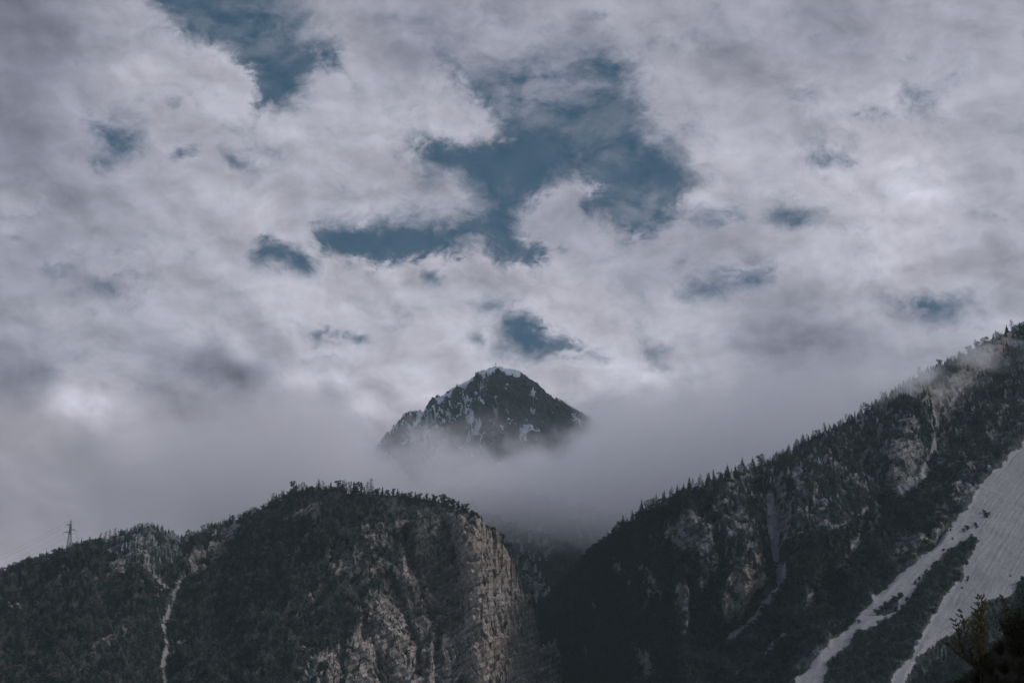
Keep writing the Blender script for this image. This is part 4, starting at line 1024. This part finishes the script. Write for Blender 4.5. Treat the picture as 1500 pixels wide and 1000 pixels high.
# ------------------------------------------------------------------ the near bank with its shrubs and larches
BANK = [(1270, 1095), (1310, 1055), (1345, 1035), (1380, 1015), (1420, 985), (1450, 950), (1500, 905), (1560, 880), (1650, 868), (1760, 860)]
def bank():
    px = np.linspace(1270, 1760, 120); n = 40
    top = interp(BANK, px); D = 78 + 8 * np.sin(px / 90)
    rows = []
    for k in range(10, 0, -1):
        q = at(px, top, D); q[:, 1] += k * 2.2; q[:, 2] -= k * 0.9; rows.append(q)
    for t in np.linspace(0, 1, n):
        q = at(px, top, D); q[:, 1] -= t * 30; q[:, 2] = q[:, 2] * (1 - t) ** 1.2 - 0.4 * t; rows.append(q)
    P = np.array(rows)
    P[..., 2] += 0.5 * fbm(P[..., 0] / 4, P[..., 1] / 4, 0 * P[..., 0], 4) + 0.1 * fbm(P[..., 0] / .6, P[..., 1] / .6, 0 * P[..., 0], 2)
    m = NT('bank_earth'); co = m.coord('Object')
    c = m.mix(m.step(m.noise(co, 0.8, 8, 0.65), 0.35, 0.65), (0.018, 0.020, 0.015), (0.040, 0.034, 0.024))
    mt = m.done(m.bsdf(c))
    fa = grid_faces(P.shape[0], P.shape[1])
    o = mesh_obj('hillside_bank', P.reshape(-1, 3), fa.ravel(), np.full(len(fa), 4), mt, smooth=True)
    tag(o, kind='structure')
    return P[10:]
BP = bank()
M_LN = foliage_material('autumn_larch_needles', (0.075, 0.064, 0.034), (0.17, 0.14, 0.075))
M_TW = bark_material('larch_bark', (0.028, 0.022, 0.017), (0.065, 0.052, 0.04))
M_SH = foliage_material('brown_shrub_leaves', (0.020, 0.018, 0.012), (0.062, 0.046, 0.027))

def larch(seed, h, leaders, spread):
    """several rising stems, each with side shoots and short tufts along them"""
    r = np.random.default_rng(seed)
    tr, br, nd = Geo(), Geo(), Geo()
    tr.tube([(0, 0, -0.4), (0.02, 0, 0.12 * h), (0, 0.03, 0.3 * h)], [0.085, 0.065, 0.05], 8)
    def tufts(p, q, n, L):
        for i in range(n):
            c = p + (q - p) * r.uniform(0.05, 1.0)
            for k in range(4):
                d = r.normal(0, 1, 3); d[2] += 0.4; d /= np.linalg.norm(d)
                w = r.normal(0, 1, 3) * 0.006
                nd.tri(c - w, c + w, c + d * L * r.uniform(.5, 1.3), 0.1, 0.1, 1)
    def shoot(p, d, L, rad, lvl):
        pts = [p]; n = (11, 6, 4)[lvl]
        for i in range(n):
            d = d + r.normal(0, 0.10 + 0.05 * lvl, 3) + np.array([0, 0, 0.05]); d /= np.linalg.norm(d)
            pts.append(pts[-1] + d * L / n)
        br.tube(pts, list(np.linspace(rad, rad * .25, n + 1)), 5 if lvl < 2 else 3)
        for i in range(n):
            tufts(pts[i], pts[i + 1], max(2, int(L / n / 0.026)), 0.05)
            if lvl < 2:
                for k in range(3 if lvl == 0 else 2):
                    a = r.uniform(0, 6.283); s = np.array([math.cos(a), math.sin(a), r.uniform(0.0, 0.5)])
                    shoot(pts[i + 1], s * 0.9 + d * 0.45, L * r.uniform(0.12, 0.30) * (1 - i / (n + 4)), rad * .36, lvl + 1)
    for (ax, ay, z0, L) in leaders:
        shoot(np.array([0, 0, z0 * h]), np.array([ax, ay, 1.0]) / math.hypot(ax, ay, 1.0), L * h, 0.036, 0)
    return tr, br, nd

def place_larch(name, label, seed, x, ytop, leaders, sink=0.4):
    k = int(np.argmin(np.abs(np.linspace(1270, 1760, 120) - x))); p = BP[4, k].copy()
    h = at(x, ytop, p[1])[2] - p[2]
    root = bpy.data.objects.new(name, None); COL.objects.link(root); root.location = p
    tr, br, nd = larch(seed, h, leaders, 1)
    tr.obj('trunk', M_TW, root, True); b = br.obj('branches', M_TW, root, True); nd.obj('crown', M_LN, root)
    tag(root, label, 'tree')
place_larch('larch_tree', 'many-stemmed brown larch standing nearest, in front of the pale scree', 21, 1408, 868, [(0.05, 0, .18, .78), (0.42, .1, .16, .70), (-0.40, -.1, .16, .68), (-0.95, .2, .14, .62), (0.9, -.2, .14, .60), (0.18, .3, .22, .74), (-0.2, -.3, .2, .7), (1.5, .1, .12, .45), (-1.5, -.1, .16, .5)])
place_larch('larch_tree', 'thin brown larch tip rising out of the shrubs on the near bank', 22, 1457, 873, [(0.0, 0, .2, .8), (0.5, .2, .2, .45), (-0.5, -.2, .2, .45), (0.2, -.4, .3, .5)])

def shrub_geo(seed):
    r = np.random.default_rng(seed); st_, lf = Geo(), Geo()
    for i in range(26):
        a = r.uniform(0, 6.283); tilt = r.uniform(0.05, 0.9); L = r.uniform(0.6, 1.05)
        d = np.array([math.cos(a) * tilt, math.sin(a) * tilt, 1.0]); d /= np.linalg.norm(d)
        pts = [np.array([0, 0, -.1])]
        for k in range(5):
            d = d + r.normal(0, .12, 3); d /= np.linalg.norm(d); pts.append(pts[-1] + d * L / 5)
        st_.tube(pts, list(np.linspace(.014, .004, 6)), 4)
        for k in range(2, 6):
            for q in range(22):
                c = pts[k] + r.normal(0, .075, 3)
                v = r.normal(0, 1, 3); v /= np.linalg.norm(v); w = np.cross(v, r.normal(0, 1, 3)); w *= 0.016 / (np.linalg.norm(w) + 1e-6)
                t = 0.3 + 0.7 * k / 5
                lf.tri(c - w, c + w, c + v * 0.07, t * .6, t * .6, t)
    return st_, lf
SH = []
for sdv in (31, 32, 33):
    root = bpy.data.objects.new('shrub', None); COL.objects.link(root)
    a, b = shrub_geo(sdv); SH.append((root, a.obj('stems', M_TW, root), b.obj('leaves', M_SH, root)))
done_ = set()
xs_ = np.linspace(1270, 1760, 120)
for i in range(150):
    v = i % 3; root, a, b = SH[v]
    if v in done_:
        r2 = root.copy(); COL.objects.link(r2)
        for ch in (a, b):
            c = ch.copy(); COL.objects.link(c); c.parent = r2
        root = r2
    done_.add(v)
    x = 1335 + (1610 - 1335) * ((i * 0.618034) % 1.0); row = int(1 + 33 * ((i * 0.4142) % 1.0))
    p = BP[row, int(np.argmin(np.abs(xs_ - x)))]
    root.location = p; h = rng.uniform(0.9, 1.5) * np.interp(x, [1335, 1430, 1500], [0.5, 0.75, 1.15]); root.scale = (h * 1.15, h * 1.15, h); root.rotation_euler = (0, 0, rng.uniform(0, 6.28))
    tag(root, 'dark brown shrub massed with others on the near bank', 'shrub', 'brown shrubs on the near bank')

# ------------------------------------------------------------------ mist, cloud bank, haze
def box_obj(name, lo, hi, mat):
    x0, y0, z0 = lo; x1, y1, z1 = hi
    V = np.array([(x0, y0, z0), (x1, y0, z0), (x1, y1, z0), (x0, y1, z0), (x0, y0, z1), (x1, y0, z1), (x1, y1, z1), (x0, y1, z1)], float)
    f = [(0, 3, 2, 1), (4, 5, 6, 7), (0, 1, 5, 4), (1, 2, 6, 5), (2, 3, 7, 6), (3, 0, 4, 7)]
    return mesh_obj(name, V, np.array(f).ravel(), [4] * 6, mat)

def volume_mat(name, color, density_fn, aniso=0.0, step=1.0):
    m = NT(name)
    v = m.n('VolumePrincipled')
    v.inputs['Color'].default_value = (*color, 1); v.inputs['Anisotropy'].default_value = aniso
    d = density_fn(m)
    m.set(v.inputs['Density'], d)
    m.l(v.outputs[0], m.out.inputs['Volume'])
    m.m.cycles.volume_step_rate = step
    return m.m

def bank_density(m):
    co = m.coord('Object')
    s = m.n('SeparateXYZ'); m.l(co, s.inputs[0]); X, Y, Z = s.outputs
    n = m.noise(m.map(co, (1, 0.8, 1.4)), 0.0042, 6, 0.62)
    low = m.noise(m.map(co, (1, 1, 1), (500, 90, 0)), 0.0016, 1, 0.5)
    nn = m.math('SUBTRACT', n, 0.5)
    base = m.math('ADD', 288.0, m.math('MULTIPLY', m.math('SUBTRACT', low, 0.5), 90.0))
    bot = m.step(m.math('ADD', m.math('SUBTRACT', Z, base), m.math('MULTIPLY', nn, 90.0)), 0.0, 150.0)
    top = m.math('ADD', 0.48, m.math('SUBTRACT', m.math('MULTIPLY', nn, 4.6), m.math('DIVIDE', m.math('SUBTRACT', Z, m.math('ADD', m.lin(Y, 2600.0, 4300.0, 484.0, 596.0), m.math('ADD', m.step(X, 70.0, 250.0, 0.0, 130.0), m.math('ADD', m.step(X, -245.0, -345.0, 0.0, 125.0), m.step(X, -90.0, -220.0, 0.0, -38.0))))), 95.0)))
    tp = m.step(m.math('ADD', top, m.math('MULTIPLY', m.math('SUBTRACT', m.noise(m.map(co, (1, 0.5, 1.2)), 0.012, 5, 0.65), 0.5), 2.2)), 0.2, 0.85)
    fr = m.step(Y, 2500.0, 2850.0)
    return m.math('MULTIPLY', m.math('MULTIPLY', m.math('MULTIPLY', bot, tp), m.math('MULTIPLY', fr, m.lin(X, -900.0, -300.0, 0.10, 1.0))), 0.0055)
bank = box_obj('low_cloud', (-2600, 2480, 215), (2400, 4400, 900), volume_mat('cloud_bank', (0.915, 0.898, 0.935), bank_density, 0.0, 0.16))
tag(bank, 'grey bank of low cloud lying in front of the snowy peak', 'cloud', None, 'stuff')

def mist_density(c, half, dens, thr):
    def fn(m):
        co = m.coord('Object')
        q = m.map(m.vmath('SUBTRACT', co, c), tuple(1.0 / h for h in half))
        ln = m.n('VectorMath', operation='LENGTH'); m.l(q, ln.inputs[0])
        fall = m.step(ln.outputs['Value'], 0.15, 1.0, 1.0, 0.0)
        n = m.noise(m.map(co, (1, 1, 1.3)), 0.020, 6, 0.62)
        return m.math('MULTIPLY', m.math('MULTIPLY', fall, m.step(m.math('ADD', n, m.math('MULTIPLY', fall, 0.10)), thr, thr + 0.16)), dens)
    return fn
for (px_, py_, dep, half, dens, thr) in ((1312, 566, 2170, (150, 95, 54), 0.019, 0.48), (1436, 522, 2260, (110, 80, 38), 0.012, 0.49)):
    c = at(px_, py_, dep)
    mb = box_obj('mist', c - np.array(half), c + np.array(half), volume_mat('ridge_mist', (0.93, 0.935, 0.98), mist_density(tuple(c), half, dens, thr), 0.0, 0.45))
    tag(mb, 'thin torn mist clinging to the high crest ' + ('beside the pale rock gully' if px_ < 1400 else 'near its top where it leaves the photo'), 'mist', None, 'stuff')

hz = box_obj('haze', (-7100, -5600, -3.0), (7100, 8600, 1800), volume_mat('valley_air', (0.74, 0.94, 1.0), lambda m: 2.2e-5))
tag(hz, 'clear faintly bluish air over the whole valley', 'haze', None, 'stuff')
